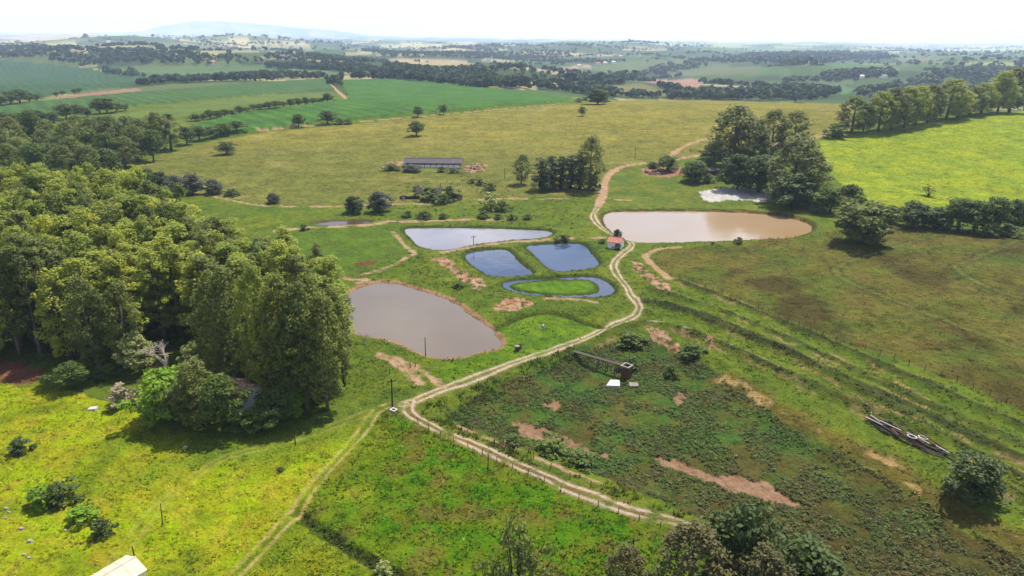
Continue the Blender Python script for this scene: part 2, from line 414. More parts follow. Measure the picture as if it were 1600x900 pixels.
MEADOW_EDGE = wline([(300, 690), (440, 680), (540, 655), (600, 637)], 3)
FIELDS = [  # label, name, outline, colour 1, colour 2, blotch size m
    ('tan dry pasture on the wide hill beyond the ponds', 'pasture', [(190, 275), (230, 250), (280, 233), (350, 218), (420, 206), (520, 197), (600, 189), (700, 180), (800, 170), (880, 164), (930, 159), (1000, 155), (1100, 156), (1200, 159), (1330, 162), (1345, 200), (1285, 213), (1200, 228), (1097, 242), (1045, 250), (962, 264), (946, 285), (938, 305), (800, 308), (700, 316), (600, 318), (480, 320), (400, 318), (330, 304), (250, 284)], (170, 161, 66), (150, 147, 58), 40),
    ('bright lime pasture on the hill by the tree row', 'pasture', [(1262, 228), (1300, 214), (1400, 200), (1480, 188), (1560, 178), (1640, 170), (1900, 160), (1900, 380), (1640, 352), (1560, 342), (1400, 328), (1330, 305), (1290, 262)], (178, 192, 40), (152, 176, 44), 16),
    ('brownish grazed pasture inside the post fence', 'pasture', [(1016, 402), (1030, 391), (1062, 387), (1150, 380), (1270, 369), (1320, 356), (1390, 350), (1500, 358), (1640, 370), (1900, 390), (1900, 740), (1600, 642), (1497, 597), (1364, 548), (1280, 525), (1200, 492), (1132, 464), (1079, 441), (1046, 430), (1022, 413)], (122, 122, 46), (126, 117, 54), 9),
    ('yellow-green sunlit meadow below the plantation', 'meadow', [(-400, 590), (0, 602), (120, 612), (200, 640), (300, 690), (440, 680), (540, 655), (600, 637), (560, 680), (463, 795), (360, 905), (280, 1000), (-500, 1000)], (170, 194, 20), (182, 184, 34), 7),
    ('rough green meadow inside the bend of the rutted track', 'meadow', [(612, 640), (636, 634), (650, 660), (700, 684), (770, 716), (850, 752), (920, 784), (1000, 812), (1060, 822), (1150, 870), (1250, 1000), (280, 1000), (360, 905), (463, 795), (560, 682)], (104, 146, 16), (122, 138, 30), 6),
    ('overgrown weedy basin of a drained pond', 'weed_basin', [(905, 545), (840, 572), (760, 600), (690, 640), (740, 668), (850, 705), (960, 745), (1080, 800), (1250, 880), (1400, 960), (1750, 1040), (1660, 900), (1480, 800), (1350, 718), (1230, 655), (1150, 595), (1080, 545), (1020, 522), (960, 528)], (98, 122, 46), (112, 108, 52), 7),
    ('lush green grass bank above the grey pond', 'meadow', [(425, 365), (520, 358), (600, 352), (616, 362), (646, 396), (612, 416), (560, 428), (500, 426), (420, 400)], (112, 144, 42), (104, 128, 44), 8),
    ('bright green grass around the pond inlet by the crossing road', 'meadow', [(765, 520), (800, 500), (840, 491), (880, 494), (930, 508), (955, 511), (900, 534), (830, 557), (790, 568), (740, 586), (705, 600), (650, 590), (700, 570), (760, 552), (785, 540)], (128, 160, 34), (104, 142, 36), 7),
    ('vivid floating grass island in the ring pond', 'grass_island', ISLAND_PX, (122, 160, 34), (100, 142, 34), 3),
    ('green grazed slope above the brown pond', 'pasture', [(955, 275), (1000, 262), (1060, 276), (1100, 290), (1220, 305), (1300, 330), (1330, 345), (1280, 352), (1200, 333), (1000, 328), (945, 330), (940, 305)], (138, 148, 54), (112, 136, 48), 14),
    ('yellow-green strip between the far cane fields', 'pasture', [(-60, 215), (0, 206), (60, 196), (150, 183), (250, 169), (330, 159), (420, 149), (515, 144), (522, 156), (440, 158), (380, 163), (300, 176), (200, 186), (60, 206), (-60, 230)], (132, 150, 66), (112, 140, 60), 30),
    ('pale green field behind the far hedge', 'far_field', [(170, 109), (300, 102), (400, 101), (500, 109), (560, 118), (400, 122), (260, 117)], (120, 150, 90), (110, 140, 80), 60),
    ('thin pink ploughed strip between dark cane fields', 'far_field', [(78, 155), (130, 146), (215, 137), (222, 142), (150, 149), (90, 158)], (196, 150, 128), (180, 140, 110), 30),
    ('vivid yellow-green field in the middle distance', 'far_field', [(588, 109), (650, 104), (720, 102), (722, 106), (670, 112), (620, 112)], (190, 200, 80), (170, 180, 90), 60),
    ('pale straw field beyond the vivid yellow field', 'far_field', [(600, 94), (640, 91), (700, 93), (755, 100), (700, 103), (640, 101)], (220, 200, 150), (200, 180, 140), 60),
    ('grey-green field on the rise left of the far ridge wood', 'far_field', [(925, 105), (960, 98), (1000, 94), (1085, 92), (1060, 102), (1010, 116), (980, 122), (940, 113)], (128, 144, 84), (118, 136, 80), 60),
    ('pink ploughed field behind the farm on the rise', 'far_field', [(842, 111), (880, 105), (921, 101), (926, 106), (880, 110), (858, 113)], (214, 180, 156), (200, 160, 140), 60),
    ('dark slate-green field below the pink ploughed field', 'far_field', [(888, 115), (930, 112), (960, 119), (910, 121)], (88, 104, 84), (80, 96, 80), 60),
    ('tan-green triangular field behind the pasture crest', 'far_field', [(915, 140), (960, 133), (1000, 130), (1040, 140), (1068, 150), (1000, 151), (950, 147)], (150, 146, 88), (136, 140, 84), 50),
    ('green field on the slope under the far ridge wood', 'far_field', [(1030, 121), (1060, 113), (1110, 104), (1170, 103), (1235, 109), (1215, 119), (1150, 117), (1080, 119)], (120, 142, 84), (130, 136, 90), 60),
    ('pink bare field on the slope under the far ridge wood', 'far_field', [(1000, 127), (1060, 124), (1106, 122), (1090, 137), (1045, 134)], (206, 164, 138), (190, 150, 120), 50),
    ('green humped field right of the far ridge wood', 'far_field', [(1268, 109), (1300, 102), (1330, 98), (1375, 102), (1415, 110), (1380, 113), (1320, 110)], (112, 146, 82), (104, 138, 78), 60),
    ('green wedge field in front of the far ridge wood', 'far_field', [(1190, 108), (1225, 108), (1238, 116), (1230, 120), (1190, 119)], (104, 142, 76), (96, 132, 72), 60),
    ('pale green distant field at the right of the ridge wood', 'far_field', [(1390, 85), (1440, 84), (1485, 92), (1475, 98), (1410, 97)], (140, 158, 104), (128, 146, 96), 60),
    ('small green field behind the crest trees', 'far_field', [(1255, 124), (1345, 122), (1332, 131), (1270, 135)], (116, 140, 84), (120, 134, 90), 50),
    ('narrow pale green field behind the crest hedge', 'far_field', [(1255, 143), (1300, 137), (1345, 135), (1320, 148), (1270, 150)], (112, 150, 84), (104, 136, 80), 50),
]
CANE_COL = {'bright': ((96, 144, 52), (82, 128, 50)), 'lane': ((94, 132, 64), (86, 122, 60)), 'dark': ((82, 118, 72), (74, 110, 68))}
CANE_LABEL = {'bright': 'vivid green sugarcane field beyond the tan pasture', 'lane': 'dull green sugarcane field left of the reddish lane', 'dark': 'dark blue-green cane field on the far slope'}
PAL = [lin(c) for c in ((96, 122, 66), (130, 144, 84), (200, 190, 136), (112, 136, 74), (220, 190, 160), (84, 104, 62), (180, 190, 124), (120, 136, 76))]


def terrain(x, y):
    z = h0(x, y)
    n1 = pn(x, y, 9, 3)
    for nm, P, lv in PONDS:
        d = sdpoly(x, y, P, 8)
        m = d < 7
        if m.any():
            xm, ym = x[m], y[m]
            dd = d[m] + 0.35 * pn(xm, ym, 2.5, 4)
            if nm == 'ring':
                di = sdpoly(xm, ym, ISLAND, 8) + 0.3 * pn(xm, ym, 2, 5)
                dd = np.maximum(dd, -di - 0.25)
            k = S(1.6, -1.6, dd)
            zz = z[m] * (1 - k) + (lv - 1.3) * k
            zz = np.where(dd > 0, np.maximum(zz, lv - 0.1), zz)
            if nm == 'ring':
                zz = np.where(di < -0.8, lv + 0.22 + 0.1 * pn(xm, ym, 1.2, 8), zz)
            if nm == 'grey':
                zz = zz - 0.0
            z[m] = zz
    d = sdpoly(x, y, BASIN, 12)
    z = z - 2.0 * S(5, -6, d)
    for i, L in enumerate(RIDGES):
        d, _ = linedist(x, y, L, 6)
        z = z + (0.9, 0.8, 0.8, 0.6, 0.6, 1.1)[i] * np.exp(-(np.minimum(d, 50) / 1.7) ** 2)
    for L in (DITCH, DITCH2):
        d, _ = linedist(x, y, L, 6)
        z = z - 0.9 * np.exp(-(np.minimum(d, 50) / 1.1) ** 2)
    rr = np.hypot(x, y)
    fade = 1 - S(350, 700, rr)
    z = z + fade * (0.16 * n1 + 0.09 * pn(x, y, 2.3, 6)) * (1 - 0)
    px, py = project(x + 3 * pn(x, y, 20, 9), y + 3 * pn(x, y, 20, 10), z)
    for nm, P in CANE_PX:
        m = inpoly(px, py, P)
        z = z + np.where(m, 2.0 + 0.35 * pn(x, y, 7, 11), 0)
    return z


def tz(x, y):
    return float(terrain(np.array([float(x)]), np.array([float(y)]))[0])


GROUND_COL = (112, 134, 42)


def surface(x, y):
    """colour, variation and class of the land at points"""
    N = len(x)
    z = h0(x, y)
    r = np.hypot(x, y)
    col = np.empty((N, 3))
    big = np.clip(0.5 + 0.9 * fbm(x, y, 26, 20), 0, 1)[:, None]
    med = np.clip(0.5 + 1.1 * fbm(x, y, 7, 24), 0, 1)[:, None]
    col[:] = lin(GROUND_COL) * (1 - big) + lin((132, 146, 44)) * big
    col = col * (1 - 0.35 * (med > 0.62)) + 0.35 * (med > 0.62) * lin((84, 120, 40))
    var = np.ones(N)
    cls = np.zeros(N, int)
    # patchwork of farmland far away
    fr = r > 850
    if fr.any():
        X, Y = x[fr], y[fr]
        sz = np.where(np.hypot(X, Y) > 3500, 420.0, 190.0)
        a = 0.5
        U, V = (X * math.cos(a) + Y * math.sin(a)) / sz + 0.25 * pn(X, Y, 400, 31), (-X * math.sin(a) + Y * math.cos(a)) / (sz * 1.5)
        ui, vi = np.floor(U), np.floor(V)
        best = np.full(len(X), 1e9)
        cid = np.zeros(len(X), int)
        for i in (-1, 0, 1):
            for j in (-1, 0, 1):
                cu, cv = ui + i, vi + j
                h = ((cu * 374761 + cv * 668265).astype(np.int64) * 1274126177) & 0xffffff
                jx, jy = (h & 0xff) / 255.0, ((h >> 8) & 0xff) / 255.0
                d = np.abs(cu + jx - U) + np.abs(cv + jy - V)
                m = d < best
                best = np.where(m, d, best)
                cid = np.where(m, (h >> 16) & 7, cid)
        pc = np.array(PAL)[cid] * (1 + 0.45 * S(2500, 5000, np.hypot(X, Y)))[:, None]  # haze put into the colour: fields grow paler with distance
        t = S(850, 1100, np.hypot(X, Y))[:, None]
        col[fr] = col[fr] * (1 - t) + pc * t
    wx, wy = 0.9 * fbm(x, y, 5, 40), 0.9 * fbm(x, y, 5, 44)
    px, py = project(x + wx, y + wy, z)
    ci = 1
    for lab, nm, P, c1, c2, bl in FIELDS:
        m = inpoly(px, py, P)
        if m.any():
            X, Y = x[m], y[m]
            k = np.clip(0.5 + 1.0 * fbm(X, Y, bl, 50 + ci, 4), 0, 1)[:, None]
            c = lin(c1) * (1 - k) + lin(c2) * k
            if nm == 'pasture' and ci == 1:
                g = S(520, 380, Y)[:, None] * 0.75
                c = c * (1 - g) + lin((124, 134, 58)) * g
                st = np.clip(fbm(X * 0.35, Y, 14, 77), 0, 1)[:, None] * 0.5
                c = c * (1 - st) + lin((186, 168, 96)) * st
            if ci == 4:
                k2 = np.clip(1.6 * fbm(X, Y, 3.2, 90), 0, 1)[:, None]
                c = c * (1 - k2 * 0.45) + lin((196, 174, 62)) * k2 * 0.45
                k2 = np.clip(1.5 * fbm(X, Y, 11, 93) - 0.1, 0, 1)[:, None]
                c = c * (1 - k2 * 0.8) + lin((128, 150, 28)) * k2 * 0.8
            if ci == 4:
                de, _ = linedist(X, Y, MEADOW_EDGE, 60)
                k2 = (S(16, 0, de + 5 * fbm(X, Y, 8, 94)) * 0.85)[:, None]
                c = c * (1 - k2) + lin((112, 140, 40)) * k2
                k2 = S(-28, -4, X + 0.1 * (Y - 100) + 9 * fbm(X, Y, 10, 95))[:, None] * .7
                c = c * (1 - k2) + lin((118, 142, 28)) * k2
            if ci == 5:
                k2 = np.clip(2.2 * fbm(X, Y, 4, 96), 0, 1)[:, None]
                c = c * (1 - k2 * .8) + lin((86, 144, 18)) * k2 * .8
                k2 = np.clip(2.0 * fbm(X, Y, 5.5, 99) - .2, 0, 1)[:, None]
                c = c * (1 - k2 * .75) + lin((130, 118, 52)) * k2 * .75
                k2 = S(-14, -40, X + 0.1 * (Y - 100) + 9 * fbm(X, Y, 10, 97))[:, None] * .85
                c = c * (1 - k2) + (lin((168, 172, 34)) * (1 - k) + lin((130, 156, 26)) * k) * k2
            if ci == 6:
                k2 = np.clip(0.15 + 1.8 * fbm(X, Y, 9, 102), 0, 1)[:, None]
                c = c * (1 - k2 * .8) + lin((76, 124, 46)) * k2 * .8
                u = S(0, 50, X - 0.55 * (Y - 75)) * 0
                k3 = np.clip(S(118, 95, Y) * 1.0 + 0.5 * fbm(X, Y, 8, 105), 0, 1)[:, None]
                c = c * (1 - k3 * .7) + lin((108, 90, 50)) * k3 * .65
            if ci == 3:
                k2 = np.clip(1.8 * fbm(X, Y, 24, 107), 0, 1)[:, None]
                c = c * (1 - k2 * .6) + lin((130, 108, 62)) * k2 * .15
                k2 = np.clip(1.8 * fbm(X, Y, 17, 110), 0, 1)[:, None]
                c = c * (1 - k2 * .6) + lin((104, 126, 44)) * k2 * .6
            col[m] = c
            cls[m] = ci
            if ci in (1, 2, 3):
                var[m] = 1.35
        ci += 1
    # cane
    px3, py3 = project(x + 3 * pn(x, y, 20, 9), y + 3 * pn(x, y, 20, 10), z)
    for nm, P in CANE_PX:
        m = inpoly(px3, py3, P)
        c1, c2 = CANE_COL[nm]
        k = np.clip(0.5 + fbm(x[m], y[m], 35, 60), 0, 1)[:, None]
        rows = (0.5 + 0.5 * np.sin((x[m] * 0.8 + y[m] * 0.6) * 2 * np.pi / 14 + 2 * pn(x[m], y[m], 60, 61)))[:, None]
        col[m] = (lin(c1) * (1 - k) + lin(c2) * k) * (0.84 + 0.32 * rows)
        cls[m] = ci
        ci += 1
    # ridges and mown lines
    for i, L in enumerate(RIDGES):
        d, t = linedist(x, y, L, 8)
        d = np.abs(d + 0.8 * fbm(x, y, 4, 120 + i) + 1.1 * pn(x, y, 17, 128 + i))
        k = np.exp(-(np.clip(d - 0.2, 0, 60) / 1.2) ** 2)[:, None] * (0.85, 0.8, 0.8, 0.6, 0.6, 0.3)[i]
        col = col * (1 - k) + lin((74, 78, 42)) * k
        br = fbm(x, y, 11, 220 + i)
        k = (np.exp(-((np.minimum(d, 60) - 1.9) / 0.5) ** 2) * np.clip(3 * (br - 0.12), 0, 1))[:, None] * 0.85
        col = col * (1 - k) + lin((196, 160, 112)) * k
        k = np.exp(-((np.minimum(d, 60) - 3.2) / 1.0) ** 2)[:, None] * 0.55 * np.clip(0.6 + fbm(x, y, 14, 125 + i), 0, 1)[:, None]
        col = col * (1 - k) + lin((118, 140, 40)) * k
    for i, L in enumerate(MOWN):
        d, t = linedist(x, y, L, 6)
        d = d + 0.4 * pn(x, y, 4, 130)
        k = np.exp(-(np.minimum(np.abs(d), 50) / 0.9) ** 2)[:, None] * 0.5
        col = col * (1 - k) + lin((134, 142, 72)) * k
        k = np.exp(-((np.minimum(d, 50) - 1.5) / 0.5) ** 2)[:, None] * 0.6
        col = col * (1 - k) + lin((84, 88, 42)) * k
    d, t = linedist(x, y, SANDLINE, 10)
    d = d + 1.3 * fbm(x, y, 6, 140)
    k = S(4.2, 1.0, d)[:, None] * 0.75
    col = col * (1 - k) + lin((128, 108, 56)) * k
    k = (S(1.9, 0.5, d) * np.clip(6 * (fbm(x, y, 10, 143) + 0.16), 0, 1))[:, None] * 0.85
    col = col * (1 - k) + lin(SAND) * k
    for L in (DITCH, DITCH2):
        d, t = linedist(x, y, L, 5)
        d = d + 0.5 * fbm(x, y, 3, 146)
        k = S(1.6, 0.7, d)[:, None] * 0.8
        col = col * (1 - k) + lin((80, 92, 34)) * k
    # patches of bare soil
    px, py = project(x + 1.3 * fbm(x, y, 3.5, 150), y + 1.3 * fbm(x, y, 3.5, 154), z)
    for i, (lab, P, c) in enumerate(SOIL):
        m = inpoly(px, py, P)
        if m.any():
            X, Y = x[m], y[m]
            k = np.clip(0.5 + 1.2 * fbm(X, Y, 2.6, 160), 0, 1)[:, None]
            cc = lin(c)
            if c in (RED, MUD):
                c2 = lin((218, 184, 150)) if c == RED else lin((176, 138, 106))
            elif i == 9:
                c2 = lin((232, 222, 210))
            else:
                c2 = cc * 0.85
            res = cc * (1 - k) + c2 * k
            gr = (fbm(X, Y, 1.8, 170) + 0.6 * fbm(X, Y, 6, 173) > (0.22 if c == RED else (1.2 if i == 8 else 0.6)))
            if i == 9:
                gr[:] = False
                e = S(1186, 1214, px[m])[:, None] * 0.8
                res = res * (1 - e) + lin((200, 160, 140)) * e
            res[gr] = lin((112, 116, 54))
            col[m] = res
            var[m] = 0.45
            var[m] = np.where(gr, 0.8, var[m])
            cls[m] = np.where(gr, cls[m], 200 + i)
    # roads
    wob = 0.35 * fbm(x, y, 3.5, 180)
    pat = fbm(x, y, 5, 184)
    for i, (nm, lab, P, hw, sty) in enumerate(ROADS):
        d, t = linedist(x, y, RW[i], hw * 4 + 4)
        near = d < hw * 4 + 3
        if not near.any():
            continue
        dn, wn, pt, tn = d[near], wob[near], pat[near], t[near]
        dn = dn * (1 + 0.22 * np.sin(tn * 0.19 + i) * np.sin(tn * 0.077 + 2 * i) + 0.1 * pt)
        c = col[near]
        v = var[near]
        if sty in ('ruts', 'wash'):
            e = (S(hw + 0.9, hw - 0.5, dn + 1.5 * wn) * np.clip(0.75 + 0.9 * pt, 0.2, 1))[:, None] * 0.7
            c = c * (1 - e) + lin((176, 150, 98)) * e
            k = (S(0.5, 0.12, np.abs(dn + 0.5 * wn - 0.8)) * np.clip(0.95 + (0.6 if sty == 'ruts' else 1.5) * pt, 0.1, 1))[:, None]
            pc = lin(CREAM if sty == 'ruts' else (236, 212, 186))
            c = c * (1 - k) + pc * k
            if sty == 'wash':
                q = (S(0.6, 0.2, dn) * np.clip(0.4 + pt, 0, 1))[:, None] * 0.8
                c = c * (1 - q) + lin((140, 104, 74)) * q
            k = k[:, 0]
        elif sty in ('grass', 'faint'):
            a = 0.95 if sty == 'grass' else 0.4
            k = (S(0.5, 0.12, np.abs(dn + 0.3 * wn - 0.85)) * np.clip(0.75 + 1.2 * pt, 0.1, 1))[:, None] * a
            c = c * (1 - k) + lin((206, 188, 112)) * k
            e = S(0.55, 0.2, dn)[:, None] * 0.4 * a
            c = c * (1 - e) + lin((110, 136, 34)) * e
            k = k[:, 0] * 0.3
        elif sty == 'bare':
            k = S(hw + 0.4, hw - 0.5, dn + wn)[:, None]
            mixk = np.clip(0.5 + pt, 0, 1)[:, None]
            pc = lin((226, 190, 152)) * (1 - mixk) + lin((214, 170, 128)) * mixk
            c = c * (1 - k) + pc * k
            e = S(0.5, 0.2, dn)[:, None] * 0.25 * k
            c = c * (1 - e) + lin((176, 140, 96)) * e
            k = k[:, 0]
        elif sty == 'scar':
            k = (S(hw + 0.5, hw - 0.4, dn + 1.6 * wn + 0.5 * pt) * np.clip(1.0 + 1.6 * pt, 0, 1))[:, None]
            c = c * (1 - k) + (lin((224, 186, 150)) * (0.5 + 0.5 * np.clip(pt + .5, 0, 1))[:, None] + lin(RED) * (0.5 - 0.5 * np.clip(pt + .5, 0, 1))[:, None]) * k
            k = k[:, 0]
        else:
            k = (S(hw + 0.4, hw - 0.3, dn + wn) * (np.sin(tn * 0.42 + 3 * pt) > 0.1))[:, None]
            c = c * (1 - k) + lin((236, 222, 204)) * k
            k = k[:, 0]
        col[near] = c
        var[near] = v * (1 - 0.6 * np.clip(k, 0, 1))
        cl = cls[near]
        cl[dn < (hw + 0.15 if sty not in ('scar', 'dash') else hw * 0.9)] = 100 + i
        cls[near] = cl
    # pond margins
    for nm, P, lv in PONDS:
        d = sdpoly(x, y, P, 8)
        m = d < 4
        if not m.any():
            continue
        X, Y = x[m], y[m]
        dd = d[m] + 0.4 * fbm(X, Y, 2.6, 190)
        if nm == 'ring':
            di = sdpoly(X, Y, ISLAND, 8)
            dd = np.maximum(dd, -di - 0.2)
        c = col[m]
        bed = {'brown': (190, 140, 90), 'grey': (176, 128, 100)}.get(nm, (96, 92, 66))
        rim = {'grey': (206, 158, 124), 'brown': (96, 80, 48), 'puddle': (120, 96, 70)}.get(nm, (66, 82, 36))
        k = S(1.5, 0.7, np.abs(dd - (0.7 if nm == 'grey' else 0.9)))[:, None] * (0.85 if nm == 'grey' else 0.7)
        c = c * (1 - k) + lin(rim) * k
        k = S(0.3, -0.3, dd)[:, None]
        c = c * (1 - k) + lin(bed) * k
        col[m] = c
    return col, var, cls


# ------------------------------------------------------------------ materials
def newmat(name):
    m = bpy.data.materials.new(name)
    m.use_nodes = True
    t = m.node_tree
    return m, t, t.nodes['Principled BSDF']


def noise(t, scale, detail=3, rough=0.55, vec=None):
    n = t.nodes.new('ShaderNodeTexNoise')
    n.inputs['Scale'].default_value = scale
    n.inputs['Detail'].default_value = detail
    n.inputs['Roughness'].default_value = rough
    if vec is not None:
        t.links.new(vec, n.inputs['Vector'])
    return n.outputs['Fac']


def math_n(t, op, a, b, c=None):
    n = t.nodes.new('ShaderNodeMath')
    n.operation = op
    for i, v in enumerate((a, b, c)):
        if v is None:
            continue
        if isinstance(v, (int, float)):
            n.inputs[i].default_value = v
        else:
            t.links.new(v, n.inputs[i])
    return n.outputs[0]


def mixcol(t, fac, a, b, mode='MIX'):
    n = t.nodes.new('ShaderNodeMix')
    n.data_type = 'RGBA'
    n.blend_type = mode
    for k, v in (('Factor', fac), ('A', a), ('B', b)):
        if isinstance(v, (int, float)):
            n.inputs[k].default_value = v
        elif isinstance(v, (tuple, list, np.ndarray)):
            n.inputs[k].default_value = (*[float(q) for q in v[:3]], 1)
        else:
            t.links.new(v, n.inputs[k])
    return n.outputs['Result']


def attr(t, name, out='Color'):
    n = t.nodes.new('ShaderNodeAttribute')
    n.attribute_name = name
    return n.outputs[out]


def ground_material():
    m, t, p = newmat('ground')
    tc = t.nodes.new('ShaderNodeTexCoord').outputs['Object']
    col, var = attr(t, 'tint'), attr(t, 'rough_var', 'Fac')
    n1, n2, n3, n4 = noise(t, 1.9, 4, .65, tc), noise(t, 0.55, 3, .6, tc), noise(t, 0.12, 3, .6, tc), noise(t, 0.021, 3, .6, tc)
    s = math_n(t, 'ADD', math_n(t, 'MULTIPLY', math_n(t, 'SUBTRACT', n1, 0.5), 1.7), math_n(t, 'MULTIPLY', math_n(t, 'SUBTRACT', n2, 0.5), 1.1))
    s = math_n(t, 'ADD', s, math_n(t, 'MULTIPLY', math_n(t, 'SUBTRACT', n3, 0.5), 0.95))
    s = math_n(t, 'ADD', s, math_n(t, 'MULTIPLY', math_n(t, 'SUBTRACT', n4, 0.5), 0.2))
    sp1 = t.nodes.new('ShaderNodeMapRange')
    sp1.inputs['From Min'].default_value, sp1.inputs['From Max'].default_value = 0.57, 0.70
    t.links.new(noise(t, 0.3, 3, .65, tc), sp1.inputs['Value'])
    sp2 = t.nodes.new('ShaderNodeMapRange')
    sp2.inputs['From Min'].default_value, sp2.inputs['From Max'].default_value = 0.58, 0.68
    t.links.new(noise(t, 1.1, 3, .6, tc), sp2.inputs['Value'])
    s = math_n(t, 'SUBTRACT', s, math_n(t, 'MULTIPLY', sp1.outputs['Result'], 0.38))
    s = math_n(t, 'SUBTRACT', s, math_n(t, 'MULTIPLY', sp2.outputs['Result'], 0.34))
    s = math_n(t, 'MULTIPLY', s, var)
    s = math_n(t, 'MAXIMUM', math_n(t, 'ADD', s, 1.08), 0.3)
    v = t.nodes.new('ShaderNodeCombineXYZ')
    for i in range(3):
        t.links.new(s, v.inputs[i])
    c = mixcol(t, 1.0, col, v.outputs[0], 'MULTIPLY')
    var = math_n(t, 'MINIMUM', var, 1.0)
    hf = math_n(t, 'MULTIPLY', math_n(t, 'MULTIPLY', math_n(t, 'MAXIMUM', math_n(t, 'SUBTRACT', noise(t, 0.33, 3, .6, tc), 0.52), 0.0), 2.2), var)
    warm = mixcol(t, 1.0, c, (1.35, 1.0, 0.75), 'MULTIPLY')
    c = mixcol(t, hf, c, warm)
    t.links.new(c, p.inputs['Base Color'])
    p.inputs['Roughness'].default_value = 0.95
    p.inputs['Specular IOR Level'].default_value = 0.04
    b = t.nodes.new('ShaderNodeBump')
    b.inputs['Strength'].default_value = 0.9
    b.inputs['Distance'].default_value = 0.45
    hgt = math_n(t, 'ADD', n1, math_n(t, 'MULTIPLY', n2, 1.6))
    t.links.new(hgt, b.inputs['Height'])
    t.links.new(b.outputs[0], p.inputs['Normal'])
    return m


LEAF = 3.1


def leaf_material(name, c1, c2, dark=None, trans=0.3, tint=False, hue=0.0):
    m, t, p = newmat(name)
    if tint:
        base = attr(t, 'tint')
    else:
        oi = t.nodes.new('ShaderNodeObjectInfo').outputs['Random']
        v = attr(t, 'shade', 'Fac')
        f = math_n(t, 'ADD', math_n(t, 'MULTIPLY', oi, 0.6), math_n(t, 'MULTIPLY', v, 0.45))
        base = mixcol(t, f, lin(c1) * LEAF, lin(c2) * LEAF)
        f2 = math_n(t, 'MULTIPLY', math_n(t, 'FRACT', math_n(t, 'MULTIPLY', oi, 7.31), 0), 0.55)
        if dark is not None:
            base = mixcol(t, f2, base, lin(dark) * LEAF)
    t.links.new(base, p.inputs['Base Color'])
    p.inputs['Roughness'].default_value = 0.6
    p.inputs['Specular IOR Level'].default_value = 0.15
    tr = t.nodes.new('ShaderNodeBsdfTranslucent')
    t.links.new(base, tr.inputs['Color'])
    ms = t.nodes.new('ShaderNodeMixShader')
    ms.inputs[0].default_value = trans
    t.links.new(p.outputs[0], ms.inputs[1])
    t.links.new(tr.outputs[0], ms.inputs[2])
    t.links.new(ms.outputs[0], t.nodes['Material Output'].inputs['Surface'])
    return m


def solid(name, c, c2=None, scale=3.0, rough=0.8, bump=0.0, stretch=None, g=GAIN):
    m, t, p = newmat(name)
    tc = t.nodes.new('ShaderNodeTexCoord').outputs['Object']
    if stretch:
        mp = t.nodes.new('ShaderNodeMapping')
        mp.inputs['Scale'].default_value = stretch
        t.links.new(tc, mp.inputs['Vector'])
        tc = mp.outputs[0]
    n = noise(t, scale, 4, .6, tc)
    a = lin(c, g)
    b = lin(c2, g) if c2 is not None else a * 0.7
    k = math_n(t, 'MULTIPLY', math_n(t, 'SUBTRACT', n, 0.3), 2.2)
    cl = t.nodes.new('ShaderNodeClamp')
    t.links.new(k, cl.inputs[0])
    t.links.new(mixcol(t, cl.outputs[0], a, b), p.inputs['Base Color'])
    p.inputs['Roughness'].default_value = rough
    p.inputs['Specular IOR Level'].default_value = 0.3
    if bump:
        bn = t.nodes.new('ShaderNodeBump')
        bn.inputs['Strength'].default_value = bump
        bn.inputs['Distance'].default_value = 0.1
        t.links.new(n, bn.inputs['Height'])
        t.links.new(bn.outputs[0], p.inputs['Normal'])
    return m


def water_material(name, c, c2, scale=0.04, rough=0.06, bump=0.09):
    m, t, p = newmat(name)
    tc = t.nodes.new('ShaderNodeTexCoord').outputs['Object']
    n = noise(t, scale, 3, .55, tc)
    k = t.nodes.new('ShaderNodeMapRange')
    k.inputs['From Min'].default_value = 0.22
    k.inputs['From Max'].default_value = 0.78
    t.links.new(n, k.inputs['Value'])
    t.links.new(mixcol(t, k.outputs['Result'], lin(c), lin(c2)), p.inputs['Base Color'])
    p.inputs['Roughness'].default_value = rough
    p.inputs['IOR'].default_value = 1.333
    b = t.nodes.new('ShaderNodeBump')
    b.inputs['Strength'].default_value = bump
    b.inputs['Distance'].default_value = 0.2
    t.links.new(math_n(t, 'ADD', noise(t, 1.2, 3, .5, tc), math_n(t, 'MULTIPLY', noise(t, 0.16, 2, .5, tc), 2.5)), b.inputs['Height'])
    t.links.new(b.outputs[0], p.inputs['Normal'])
    return m


M = {}
M['ground'] = ground_material()
M['euc'] = leaf_material('eucalyptus_leaf', (176, 176, 62), (130, 146, 58), (102, 116, 52), 0.45)
M['olive'] = leaf_material('olive_leaf', (128, 134, 62), (104, 112, 54), (92, 96, 52), 0.4)
M['drab'] = leaf_material('drab_leaf', (98, 92, 52), (82, 80, 46), (70, 70, 42), 0.3)
M['eucd'] = leaf_material('eucalyptus_grey_leaf', (118, 122, 50), (96, 106, 48), (80, 90, 44), 0.35)
M['broad'] = leaf_material('broad_leaf', (98, 112, 44), (80, 98, 42), (68, 82, 40), 0.35)
M['dark'] = leaf_material('dark_leaf', (82, 94, 42), (68, 82, 40), (60, 72, 38), 0.3)
M['bright'] = leaf_material('bright_leaf', (118, 148, 36), (98, 128, 32), (88, 112, 32), 0.35)
M['greybush'] = leaf_material('dry_leaf', (150, 138, 112), (128, 118, 92), None, 0.2)
M['purple'] = leaf_material('dusky_leaf', (96, 100, 80), (82, 88, 68), (72, 76, 62), 0.25)
M['pale'] = leaf_material('pale_leaf', (150, 154, 90), (126, 134, 76), None, 0.35)
M['tuft'] = leaf_material('tuft_leaf', None, None, None, 0.45, tint=True)
M['bark'] = solid('pale_bark', (176, 160, 138), (120, 104, 86), 2.0, 0.85, 0.3)
M['barkd'] = solid('dark_bark', (92, 78, 62), (60, 50, 40), 3.0, 0.9, 0.3)
